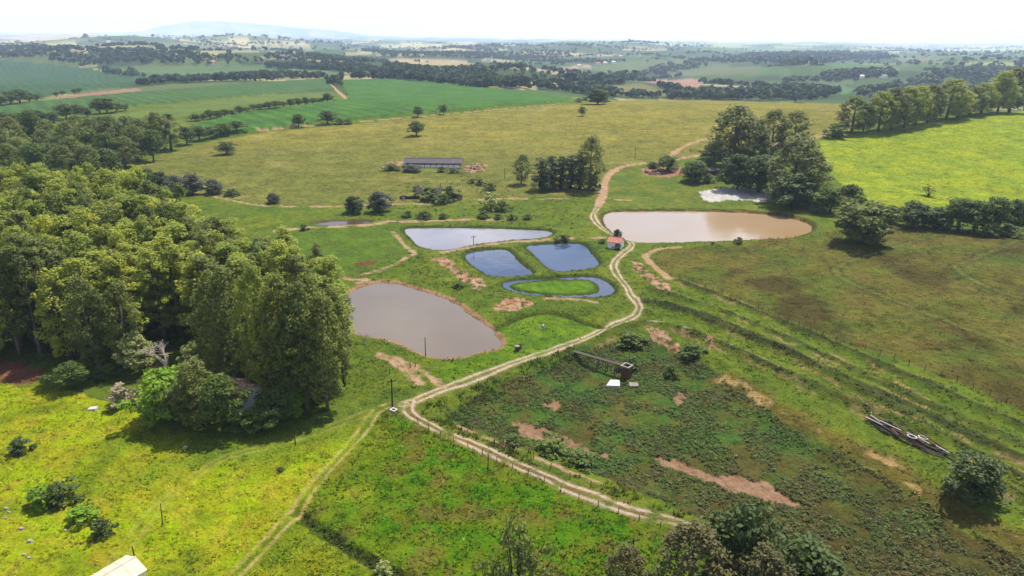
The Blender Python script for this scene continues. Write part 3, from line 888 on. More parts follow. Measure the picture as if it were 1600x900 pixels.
M['dead'] = solid('dead_wood', (206, 190, 172), (160, 142, 124), 3.0, 0.9, g=1.3)
M['white'] = solid('white_plaster', (240, 236, 228), (214, 206, 194), 1.2, 0.85, g=1.1)
M['dirtywall'] = solid('stained_wall', (206, 190, 168), (150, 130, 108), 1.0, 0.9, g=1.5)
M['tile'] = solid('clay_tile', (220, 146, 122), (180, 108, 88), 1.6, 0.85, 0.4, g=1.9)
M['oldtile'] = solid('weathered_tile', (214, 176, 146), (130, 96, 74), 1.6, 0.85, 0.4, g=1.6)
M['asbestos'] = solid('dark_sheet_roof', (126, 112, 122), (100, 88, 98), 0.5, 0.8)
M['paleroof'] = solid('pale_sheet_roof', (240, 228, 204), (232, 208, 168), 0.5, 0.7, g=2.0)
M['wood'] = solid('grey_wood', (140, 124, 106), (92, 78, 64), 4.0, 0.9)
M['post'] = solid('post_wood', (92, 80, 66), (64, 54, 44), 4.0, 0.9)
M['conc'] = solid('concrete', (206, 198, 186), (160, 150, 136), 1.5, 0.9)
M['lime'] = solid('whitewashed_slab', (244, 240, 240), (222, 212, 206), 1.0, 0.9, g=2.3)
M['brick'] = solid('brick_red', (158, 98, 72), (122, 74, 54), 3.0, 0.9)
M['black'] = solid('dark_opening', (30, 26, 24), (20, 18, 16), 1.0, 0.9)
M['scrap'] = solid('dark_scrap', (74, 64, 62), (46, 40, 40), 2.0, 0.8)
M['pipe'] = solid('pale_pipe', (226, 216, 214), (190, 176, 170), 1.0, 0.5, g=1.5)
M['stone'] = solid('pale_stone', (226, 216, 200), (190, 176, 156), 2.0, 0.9)
M['rubble'] = solid('rubble', (214, 170, 140), (150, 110, 86), 1.5, 0.95)
M['steel'] = solid('dull_steel', (120, 118, 120), (90, 88, 88), 2.0, 0.5)
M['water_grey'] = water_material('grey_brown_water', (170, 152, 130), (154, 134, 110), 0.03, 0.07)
M['water_brown'] = water_material('cloud_tinted_muddy_water', (226, 204, 178), (212, 170, 116), 0.012, 0.08)  # orange is mud; the paler tone paints reflected cloud into the base colour
M['water_upper'] = water_material('cloud_tinted_water', (190, 184, 194), (150, 142, 142), 0.03, 0.05)  # pale lavender of reflected cloud painted into the base colour
M['water_blue'] = water_material('sky_tinted_water', (96, 114, 152), (60, 72, 98), 0.045, 0.03)  # blue of the reflected sky is part of the base colour
M['mudwater'] = water_material('wet_mud', (120, 96, 80), (100, 80, 66), 0.1, 0.2)


# ------------------------------------------------------------------ mesh helpers
def mesh_np(name, V, Fq, mat, smooth_=False, attrs=None):
    """one mesh from numpy: V (n,3), Fq (m,3|4)"""
    V = np.ascontiguousarray(V, np.float32)
    Fq = np.ascontiguousarray(Fq, np.int32)
    me = bpy.data.meshes.new(name)
    k = Fq.shape[1]
    me.vertices.add(len(V))
    me.vertices.foreach_set('co', V.ravel())
    me.loops.add(Fq.size)
    me.loops.foreach_set('vertex_index', Fq.ravel())
    me.polygons.add(len(Fq))
    me.polygons.foreach_set('loop_start', np.arange(0, Fq.size, k, dtype=np.int32))
    try:
        me.polygons.foreach_set('loop_total', np.full(len(Fq), k, np.int32))
    except Exception:
        pass
    if smooth_:
        me.polygons.foreach_set('use_smooth', np.ones(len(Fq), bool))
    me.update(calc_edges=True)
    for an, arr in (attrs or {}).items():
        arr = np.asarray(arr, np.float32)
        if arr.ndim == 2:
            a = me.attributes.new(an, 'FLOAT_COLOR', 'POINT')
            a.data.foreach_set('color', np.concatenate([arr, np.ones((len(arr), 1), np.float32)], 1).ravel())
        else:
            a = me.attributes.new(an, 'FLOAT', 'POINT')
            a.data.foreach_set('value', arr)
    if mat is not None:
        me.materials.append(mat)
    return me


def link(name, me, parent=None, **props):
    o = bpy.data.objects.new(name, me)
    COL.objects.link(o)
    if parent is not None:
        o.parent = parent
    for k, v in props.items():
        if v is not None:
            o[k] = v
    return o


def empty(name, loc, rz=0.0, label=None, category=None, group=None, scale=(1, 1, 1)):
    o = link(name, None, None, label=label, category=category, group=group)
    o.location = loc
    o.rotation_euler = (0, 0, rz)
    o.scale = scale
    o.empty_display_size = 0.5
    return o


class MB:
    def __init__(s):
        s.v, s.f = [], []

    def quad(s, a, b, c, d):
        n = len(s.v)
        s.v += [tuple(a), tuple(b), tuple(c), tuple(d)]
        s.f.append((n, n + 1, n + 2, n + 3))

    def prism(s, base, top):
        """closed solid between two loops of equal length"""
        n, k = len(s.v), len(base)
        s.v += [tuple(p) for p in base] + [tuple(p) for p in top]
        s.f.append(tuple(n + k - 1 - i for i in range(k)))
        s.f.append(tuple(n + k + i for i in range(k)))
        for i in range(k):
            j = (i + 1) % k
            s.f.append((n + i, n + j, n + k + j, n + k + i))

    def box(s, c, d, rz=0.0):
        x, y, z = d[0] / 2, d[1] / 2, d[2] / 2
        ca, sa = math.cos(rz), math.sin(rz)
        q = [(c[0] + ca * a - sa * b, c[1] + sa * a + ca * b) for a, b in ((-x, -y), (x, -y), (x, y), (-x, y))]
        s.prism([(a, b, c[2] - z) for a, b in q], [(a, b, c[2] + z) for a, b in q])

    def tube(s, pts, rad, k=6, cap=True):
        P = [Vector(p) for p in pts]
        n0 = len(s.v)
        for i, p in enumerate(P):
            d = (P[min(i + 1, len(P) - 1)] - P[max(i - 1, 0)]).normalized()
            a = d.cross(Vector((0.31, 0.93, 0.17)))
            if a.length < 1e-3:
                a = d.cross(Vector((1, 0, 0)))
            a.normalize()
            b = d.cross(a)
            r = rad[i] if isinstance(rad, (list, tuple)) else rad
            for j in range(k):
                t = 2 * math.pi * j / k
                s.v.append(tuple(p + a * (r * math.cos(t)) + b * (r * math.sin(t))))
        for i in range(len(P) - 1):
            for j in range(k):
                q = (j + 1) % k
                s.f.append((n0 + i * k + j, n0 + i * k + q, n0 + (i + 1) * k + q, n0 + (i + 1) * k + j))
        if cap:
            s.f.append(tuple(n0 + k - 1 - j for j in range(k)))
            s.f.append(tuple(n0 + (len(P) - 1) * k + j for j in range(k)))

    def mesh(s, name, mat, smooth_=False):
        me = bpy.data.meshes.new(name)
        me.from_pydata(s.v, [], s.f)
        if smooth_:
            me.polygons.foreach_set('use_smooth', np.ones(len(me.polygons), bool))
        me.materials.append(M[mat] if isinstance(mat, str) else mat)
        me.update()
        return me

    def build(s, name, mat, parent=None, smooth_=False, **pr):
        return link(name, s.mesh(name, mat, smooth_), parent, **pr)


# ------------------------------------------------------------------ the ground, one sheet split by what covers it
def build_ground():
    pys = np.concatenate([np.arange(1000, 640, -2.1), np.arange(640, 240, -1.55), np.arange(240, 72, -1.15)])
    ang = np.array([PITCH + math.atan((p - 450) / F) for p in pys])
    rad = 70.0 / np.tan(ang)
    rad = np.concatenate([[1, 15, 35, 50], rad[rad > 55], np.geomspace(rad[-1] * 1.04, 30000, 56)])
    az = np.concatenate([np.linspace(-180, -47, 40)[:-1], np.linspace(-47, 47, 960), np.linspace(47, 180, 40)[1:-1]])
    A, Rr = np.meshgrid(np.radians(az), rad)
    x, y = (Rr * np.sin(A)).ravel(), (Rr * np.cos(A)).ravel()
    nr, na = len(rad), len(az)
    z = terrain(x, y)
    col, var, cls = surface(x, y)
    # broken relief on bare soil
    b = cls >= 200
    z[b] += 0.25 * fbm(x[b], y[b], 1.6, 300)
    mud = np.isin(cls, [200 + i for i, q in enumerate(SOIL) if q[2] == MUD])
    z[mud] -= 0.2
    V = np.stack([x, y, z], 1)
    i, j = np.meshgrid(np.arange(nr - 1), np.arange(na), indexing='ij')
    a = (i * na + j).ravel()
    bq = (i * na + (j + 1) % na).ravel()
    Q = np.stack([a, bq, bq + na, a + na], 1)[:, ::-1]
    fc = cls[a]
    names = {0: ('ground', 'rough green grassland around the ponds')}
    k = 1
    for lab, nm, P, c1, c2, bl in FIELDS:
        names[k] = (nm, lab)
        k += 1
    for nm, P in CANE_PX:
        names[k] = ('cane_field', CANE_LABEL[nm])
        k += 1
    for i, r in enumerate(ROADS):
        names[100 + i] = (r[0], r[1])
    for i, s in enumerate(SOIL):
        names[200 + i] = ('bare_soil', s[0])
    for c in np.unique(fc):
        q = Q[fc == c]
        u, inv = np.unique(q, return_inverse=True)
        nm, lab = names[int(c)]
        me = mesh_np(nm, V[u], inv.reshape(q.shape), M['ground'], True, {'tint': col[u], 'rough_var': var[u]})
        link(nm, me, None, kind='structure', label=lab)


build_ground()

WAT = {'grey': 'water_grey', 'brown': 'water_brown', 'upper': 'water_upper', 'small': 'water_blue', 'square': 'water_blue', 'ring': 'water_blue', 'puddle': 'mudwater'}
WLAB = {'grey': 'large grey-brown pond beside the plantation', 'brown': 'wide orange-brown muddy pond below the white lime spread', 'upper': 'long grey pond above the two blue ponds',
        'small': 'blue pond beside the red broken earth', 'square': 'four-sided blue pond nearest the white hut', 'ring': 'thin ring of blue water around the grass island', 'puddle': 'narrow dark puddle left of the upper pond'}
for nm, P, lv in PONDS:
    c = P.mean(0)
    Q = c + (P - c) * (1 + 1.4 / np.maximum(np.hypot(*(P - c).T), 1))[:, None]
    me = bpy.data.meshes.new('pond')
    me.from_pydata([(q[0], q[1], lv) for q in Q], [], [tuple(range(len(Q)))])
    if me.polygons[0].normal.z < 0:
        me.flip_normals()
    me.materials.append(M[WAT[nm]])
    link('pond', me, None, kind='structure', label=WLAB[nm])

# ------------------------------------------------------------------ trees
def leaves(cent, rad, n, size, rng, squash=0.75, hollow=0.55, droop=0.0, upb=0.45):
    """leaf sprays spread through clumps: V, F, shade"""
    cent = np.asarray(cent, float)
    m = len(cent)
    ci = np.repeat(np.arange(m), n)
    N = m * n
    d = rng.randn(N, 3)
    d /= np.linalg.norm(d, axis=1)[:, None]
    rr = hollow + (1 - hollow) * rng.rand(N) ** 0.7
    p = d * rr[:, None] * np.asarray(rad)[ci][:, None]
    p[:, 2] *= squash
    p[:, 2] -= droop * rng.rand(N) * np.asarray(rad)[ci]
    p += cent[ci]
    nrm = d * 0.6 + rng.randn(N, 3) * 0.5 + np.array([0, 0, upb])
    nrm /= np.linalg.norm(nrm, axis=1)[:, None]
    t = np.cross(nrm, rng.randn(N, 3))
    t /= np.linalg.norm(t, axis=1)[:, None] + 1e-9
    b = np.cross(nrm, t)
    s = (size * (0.6 + 0.8 * rng.rand(N)))[:, None]
    V = np.stack([p - t * s, p - b * s * 0.55, p + t * s, p + b * s * 0.55], 1).reshape(-1, 3)
    Fc = np.arange(4 * N).reshape(-1, 4)
    sh = np.clip(rng.rand(m)[ci] * 0.75 + 0.25 * rng.rand(N), 0, 1)
    return V, Fc, np.repeat(sh, 4)


def tree_kind(kind, seed):
    """unit tree standing on z=0: trunk mesh, crown mesh, height, width"""
    rng = np.random.RandomState(seed)
    tb = MB()
    cent, rad = [], []
    n, size, squash, droop = 80, 0.3, 0.75, 0.0
    if kind == 'euc':
        H, W = 26.0, 8.0
        lean = rng.randn(2) * 0.5
        pts = [(lean[0] * t * t + 0.15 * math.sin(3 * t + seed), lean[1] * t * t, H * 0.93 * t) for t in np.linspace(0, 1, 8)]
        tb.tube(pts, [0.34 - 0.29 * t for t in np.linspace(0, 1, 8)], 7)
        m = 64
        for i in range(m):
            t = 0.22 + 0.76 * (i + rng.rand() * 0.8) / m
            q = (t - 0.22) / 0.76
            Rr = 3.1 * (0.45 + 0.55 * math.sin(math.pi * min(1, 0.18 + q * 0.75))) * (1 - 0.55 * max(0, q - 0.75) / 0.25)
            a = rng.rand() * 6.283
            rr = Rr * math.sqrt(0.15 + 0.85 * rng.rand())
            bx, by = lean * t * t
            c = (bx + rr * math.cos(a), by + rr * math.sin(a), H * t)
            cent.append(c)
            rad.append(0.62 + 0.6 * rng.rand())
            if i % 4 == 0:
                s0 = t - 0.10 - 0.06 * rng.rand()
                tb.tube([(bx * s0, by * s0, H * s0), ((bx + c[0]) / 2, (by + c[1]) / 2, H * (s0 + t) / 2 - 0.4), c], [0.12, 0.08, 0.03], 4, False)
        n, size, squash, droop = 95, 0.205, 0.85, 0.35
    elif kind in ('broad', 'dense', 'shrub', 'acacia', 'column'):
        H, W = {'broad': (12.0, 11.0), 'dense': (11.0, 11.0), 'shrub': (3.0, 3.6), 'acacia': (10.0, 14.0), 'column': (14.0, 6.0)}[kind]
        th = {'broad': 0.3, 'dense': 0.16, 'shrub': 0.05, 'acacia': 0.14, 'column': 0.08}[kind]
        m = {'broad': 46, 'dense': 56, 'shrub': 22, 'acacia': 54, 'column': 46}[kind]
        tr = H * 0.028
        tb.tube([(0, 0, 0), (0.02 * W * rng.randn(), 0.02 * W * rng.randn(), H * th), (0.05 * W * rng.randn(), 0.05 * W * rng.randn(), H * (th + 0.35))], [tr, tr * 0.75, tr * 0.3], 7)
        lob = [(rng.rand() * 6.283, 0.75 + 0.5 * rng.rand()) for _ in range(5)]
        for i in range(m):
            q = (i + 0.5) / m
            a = i * 2.399 + rng.rand() * 0.5
            zz = q
            prof = math.sqrt(max(0.03, 1 - (2 * zz - 0.75) ** 2 / 1.6)) if kind != 'column' else (1 - 0.75 * zz ** 1.6)
            if kind == 'acacia':
                prof = 0.55 + 0.5 * zz if zz < 0.75 else 0.95 - 1.6 * (zz - 0.75)
            amp = 0.8 + 0.35 * sum(g * math.cos((k + 1) * (a - p)) for k, (p, g) in enumerate(lob)) / 2.5
            rr = W * 0.39 * prof * amp * (0.65 + 0.4 * rng.rand())
            if i % 6 == 0:
                rr *= 0.35
            c = (rr * math.cos(a), rr * math.sin(a), H * (th + (0.95 - th) * zz) + H * 0.03 * rng.randn())
            cent.append(c)
            rad.append(W * (0.115 if kind != 'acacia' else 0.105) * (0.75 + 0.55 * rng.rand()))
            if i % 3 == 0 and kind != 'shrub':
                tb.tube([(0, 0, H * th * 0.9), (c[0] * .45, c[1] * .45, H * th * 0.9 + (c[2] - H * th) * .6), c], [tr * .5, tr * .3, tr * .1], 4, False)
        n = {'broad': 85, 'dense': 85, 'shrub': 40, 'acacia': 70, 'column': 80}[kind]
        size = W * (0.028 if kind != 'shrub' else 0.05)
        squash = 0.7 if kind != 'acacia' else 0.5
    elif kind == 'bushy':
        H, W = 18.0, 11.0
        ln = rng.randn(2) * 0.4
        tb.tube([(0, 0, 0), (ln[0] * .4, ln[1] * .4, H * .35), (ln[0], ln[1], H * .85)], [.36, .26, .06], 7)
        m = 62
        for i in range(m):
            q = (i + rng.rand()) / m
            t = 0.14 + 0.82 * q
            prof = math.sin(math.pi * min(1, 0.16 + 0.80 * q)) ** 0.7 * (1.0 if q < .85 else 0.8)
            a = i * 2.399 + rng.rand()
            rr = W * 0.40 * prof * (0.35 + 0.65 * math.sqrt(rng.rand()))
            c = (ln[0] * t + rr * math.cos(a), ln[1] * t + rr * math.sin(a), H * t)
            cent.append(c)
            rad.append(0.85 + 0.75 * rng.rand())
            if i % 4 == 0:
                tb.tube([(ln[0] * t * .8, ln[1] * t * .8, H * (t - .12)), c], [.1, .03], 4, False)
        n, size, squash, droop = 90, 0.26, 0.85, 0.2
    elif kind == 'sparse':
        H, W = 9.0, 5.0
        for k in range(6):
            a = rng.rand() * 6.28
            e = (1.9 * math.cos(a) * (0.3 + rng.rand()), 1.9 * math.sin(a) * (0.3 + rng.rand()), H * (0.65 + 0.33 * rng.rand()))
            tb.tube([(0.1 * k - .3, 0.05 * k, 0), (e[0] * .4, e[1] * .4, e[2] * .5), e], [0.11, 0.07, 0.025], 5)
            for q in range(4):
                s = 0.55 + 0.14 * q
                cent.append((e[0] * s + .45 * rng.randn(), e[1] * s + .45 * rng.randn(), e[2] * s + .45 * rng.randn()))
                rad.append(0.35 + 0.3 * rng.rand())
        n, size, squash = 60, 0.15, 1.0
    V, Fc, sh = leaves(cent, rad, n, size, rng, squash, 0.5, droop, 0.85 if kind in ('euc', 'bushy') else 0.5)
    V[:, 2] = np.maximum(V[:, 2], 0.05)
    return tb, V, Fc, sh, H, W


LIB = {}


def lib(kind, mat, variants, seed, bark):
    out = []
    for v in range(variants):
        tb, V, Fc, sh, H, W = tree_kind(kind, seed + v)
        H = V[:, 2].max()
        W = 0.5 * (np.percentile(V[:, 0], 98) - np.percentile(V[:, 0], 2) + np.percentile(V[:, 1], 98) - np.percentile(V[:, 1], 2))
        out.append((tb.mesh('trunk', bark, True), mesh_np('crown', V, Fc, M[mat], False, {'shade': sh}), H, W))
    return out


for key, kind, mat, nv, sd, bark in (('euc', 'euc', 'euc', 6, 100, 'bark'), ('eucd', 'euc', 'eucd', 3, 120, 'bark'), ('broad', 'broad', 'broad', 4, 140, 'barkd'),
                                     ('olive', 'bushy', 'olive', 3, 145, 'barkd'), ('drab', 'bushy', 'drab', 2, 230, 'barkd'), ('bushy', 'bushy', 'euc', 3, 220, 'bark'), ('bushyd', 'bushy', 'eucd', 3, 226, 'bark'), ('dense', 'dense', 'dark', 3, 150, 'barkd'), ('bright', 'dense', 'bright', 2, 160, 'barkd'),
                                     ('shrub', 'shrub', 'broad', 3, 170, 'barkd'), ('dshrub', 'shrub', 'dark', 2, 175, 'barkd'), ('bshrub', 'shrub', 'bright', 2, 178, 'barkd'),
                                     ('greybush', 'shrub', 'greybush', 1, 180, 'dead'), ('pshrub', 'dense', 'purple', 2, 182, 'barkd'), ('pale', 'broad', 'pale', 1, 185, 'bark'),
                                     ('acacia', 'acacia', 'eucd', 1, 190, 'barkd'), ('column', 'column', 'dark', 3, 195, 'barkd'), ('sparse', 'sparse', 'eucd', 2, 200, 'barkd'), ('flower', 'shrub', 'pale', 1, 210, 'barkd')):
    LIB[key] = lib(kind, mat, nv, sd, bark)

prng = random.Random(11)
NAMES = {'euc': 'eucalyptus_tree', 'eucd': 'eucalyptus_tree', 'broad': 'broadleaf_tree', 'olive': 'broadleaf_tree', 'drab': 'broadleaf_tree', 'bushy': 'eucalyptus_tree', 'bushyd': 'eucalyptus_tree', 'dense': 'dense_tree', 'bright': 'broadleaf_tree', 'shrub': 'shrub', 'dshrub': 'shrub', 'bshrub': 'shrub',
         'greybush': 'dry_bush', 'pshrub': 'round_bush', 'pale': 'broadleaf_tree', 'acacia': 'spreading_tree', 'column': 'dense_tree', 'sparse': 'sparse_tree', 'flower': 'flowering_bush'}


def tree(key, X, Y, h, wd, label, group=None, sink=0.1):
    tm, cm, H, W = LIB[key][prng.randrange(len(LIB[key]))]
    cat = 'bush' if key in ('shrub', 'dshrub', 'bshrub', 'greybush', 'pshrub', 'flower') else 'tree'
    sx = wd / W
    e = empty(NAMES[key], (X, Y, tz(X, Y) - sink), prng.random() * 6.28, label, cat, group, (sx, sx, h / H))
    link('trunk', tm, e)
    link('crown', cm, e)
    return e


def ptree(key, px, py, pt, wpx, label, group=None):
    """tree whose foot is at (px,py) and top at row pt in the photograph, wpx wide"""
    X, Y = at(px, py)
    z = tz(X, Y)
    h = max(1.0, top_z(X, Y, pt) - z)
    return tree(key, X, Y, h, wpx * depth(X, Y, z) / F, label, group)


ORD = 'first second third fourth fifth sixth seventh eighth ninth tenth eleventh twelfth thirteenth fourteenth fifteenth sixteenth seventeenth eighteenth nineteenth twentieth'.split()

# the plantation on the left
FOREST_PX = [(-170, 560), (0, 566), (60, 562), (130, 560), (210, 566), (300, 585), (400, 606), (470, 634), (510, 634), (522, 600), (528, 560), (515, 545), (480, 515), (430, 488), (380, 462), (330, 436), (280, 410), (230, 390), (170, 372), (100, 358), (0, 350), (-170, 352)]
FP = wpoly(FOREST_PX, 1)
frng = random.Random(5)
cells = []
x0, y0, x1, y1 = FP[:, 0].min(), FP[:, 1].min(), FP[:, 0].max(), FP[:, 1].max()
step = 5.6
gy = y0
while gy < y1:
    gx = x0
    while gx < x1:
        cells.append((gx + frng.uniform(-2.2, 2.2), gy + frng.uniform(-2.2, 2.2)))
        gx += step
    gy += step
cells = np.array(cells)
inside = inpoly(cells[:, 0], cells[:, 1], FP)
pxs, pys = project(cells[:, 0], cells[:, 1], np.zeros(len(cells)))
house_clear = inpoly(pxs, pys, [(190, 560), (300, 540), (425, 560), (425, 645), (190, 645)])
cells = cells[inside & ~house_clear]
order = sorted(range(len(cells)), key=lambda i: cells[i][1])[:290]
for i in order:
    X, Y = cells[i]
    h = frng.triangular(18, 28, 24) + 5 * float(S(-85, -130, X))
    tree(frng.choices(['euc', 'eucd', 'bushy', 'bushyd'], [.58, .14, .2, .08])[0], X, Y, h, frng.uniform(6.5, 9.8), 'tall eucalyptus standing in the dense plantation beside the large grey-brown pond', 'eucalyptus trees of the plantation')

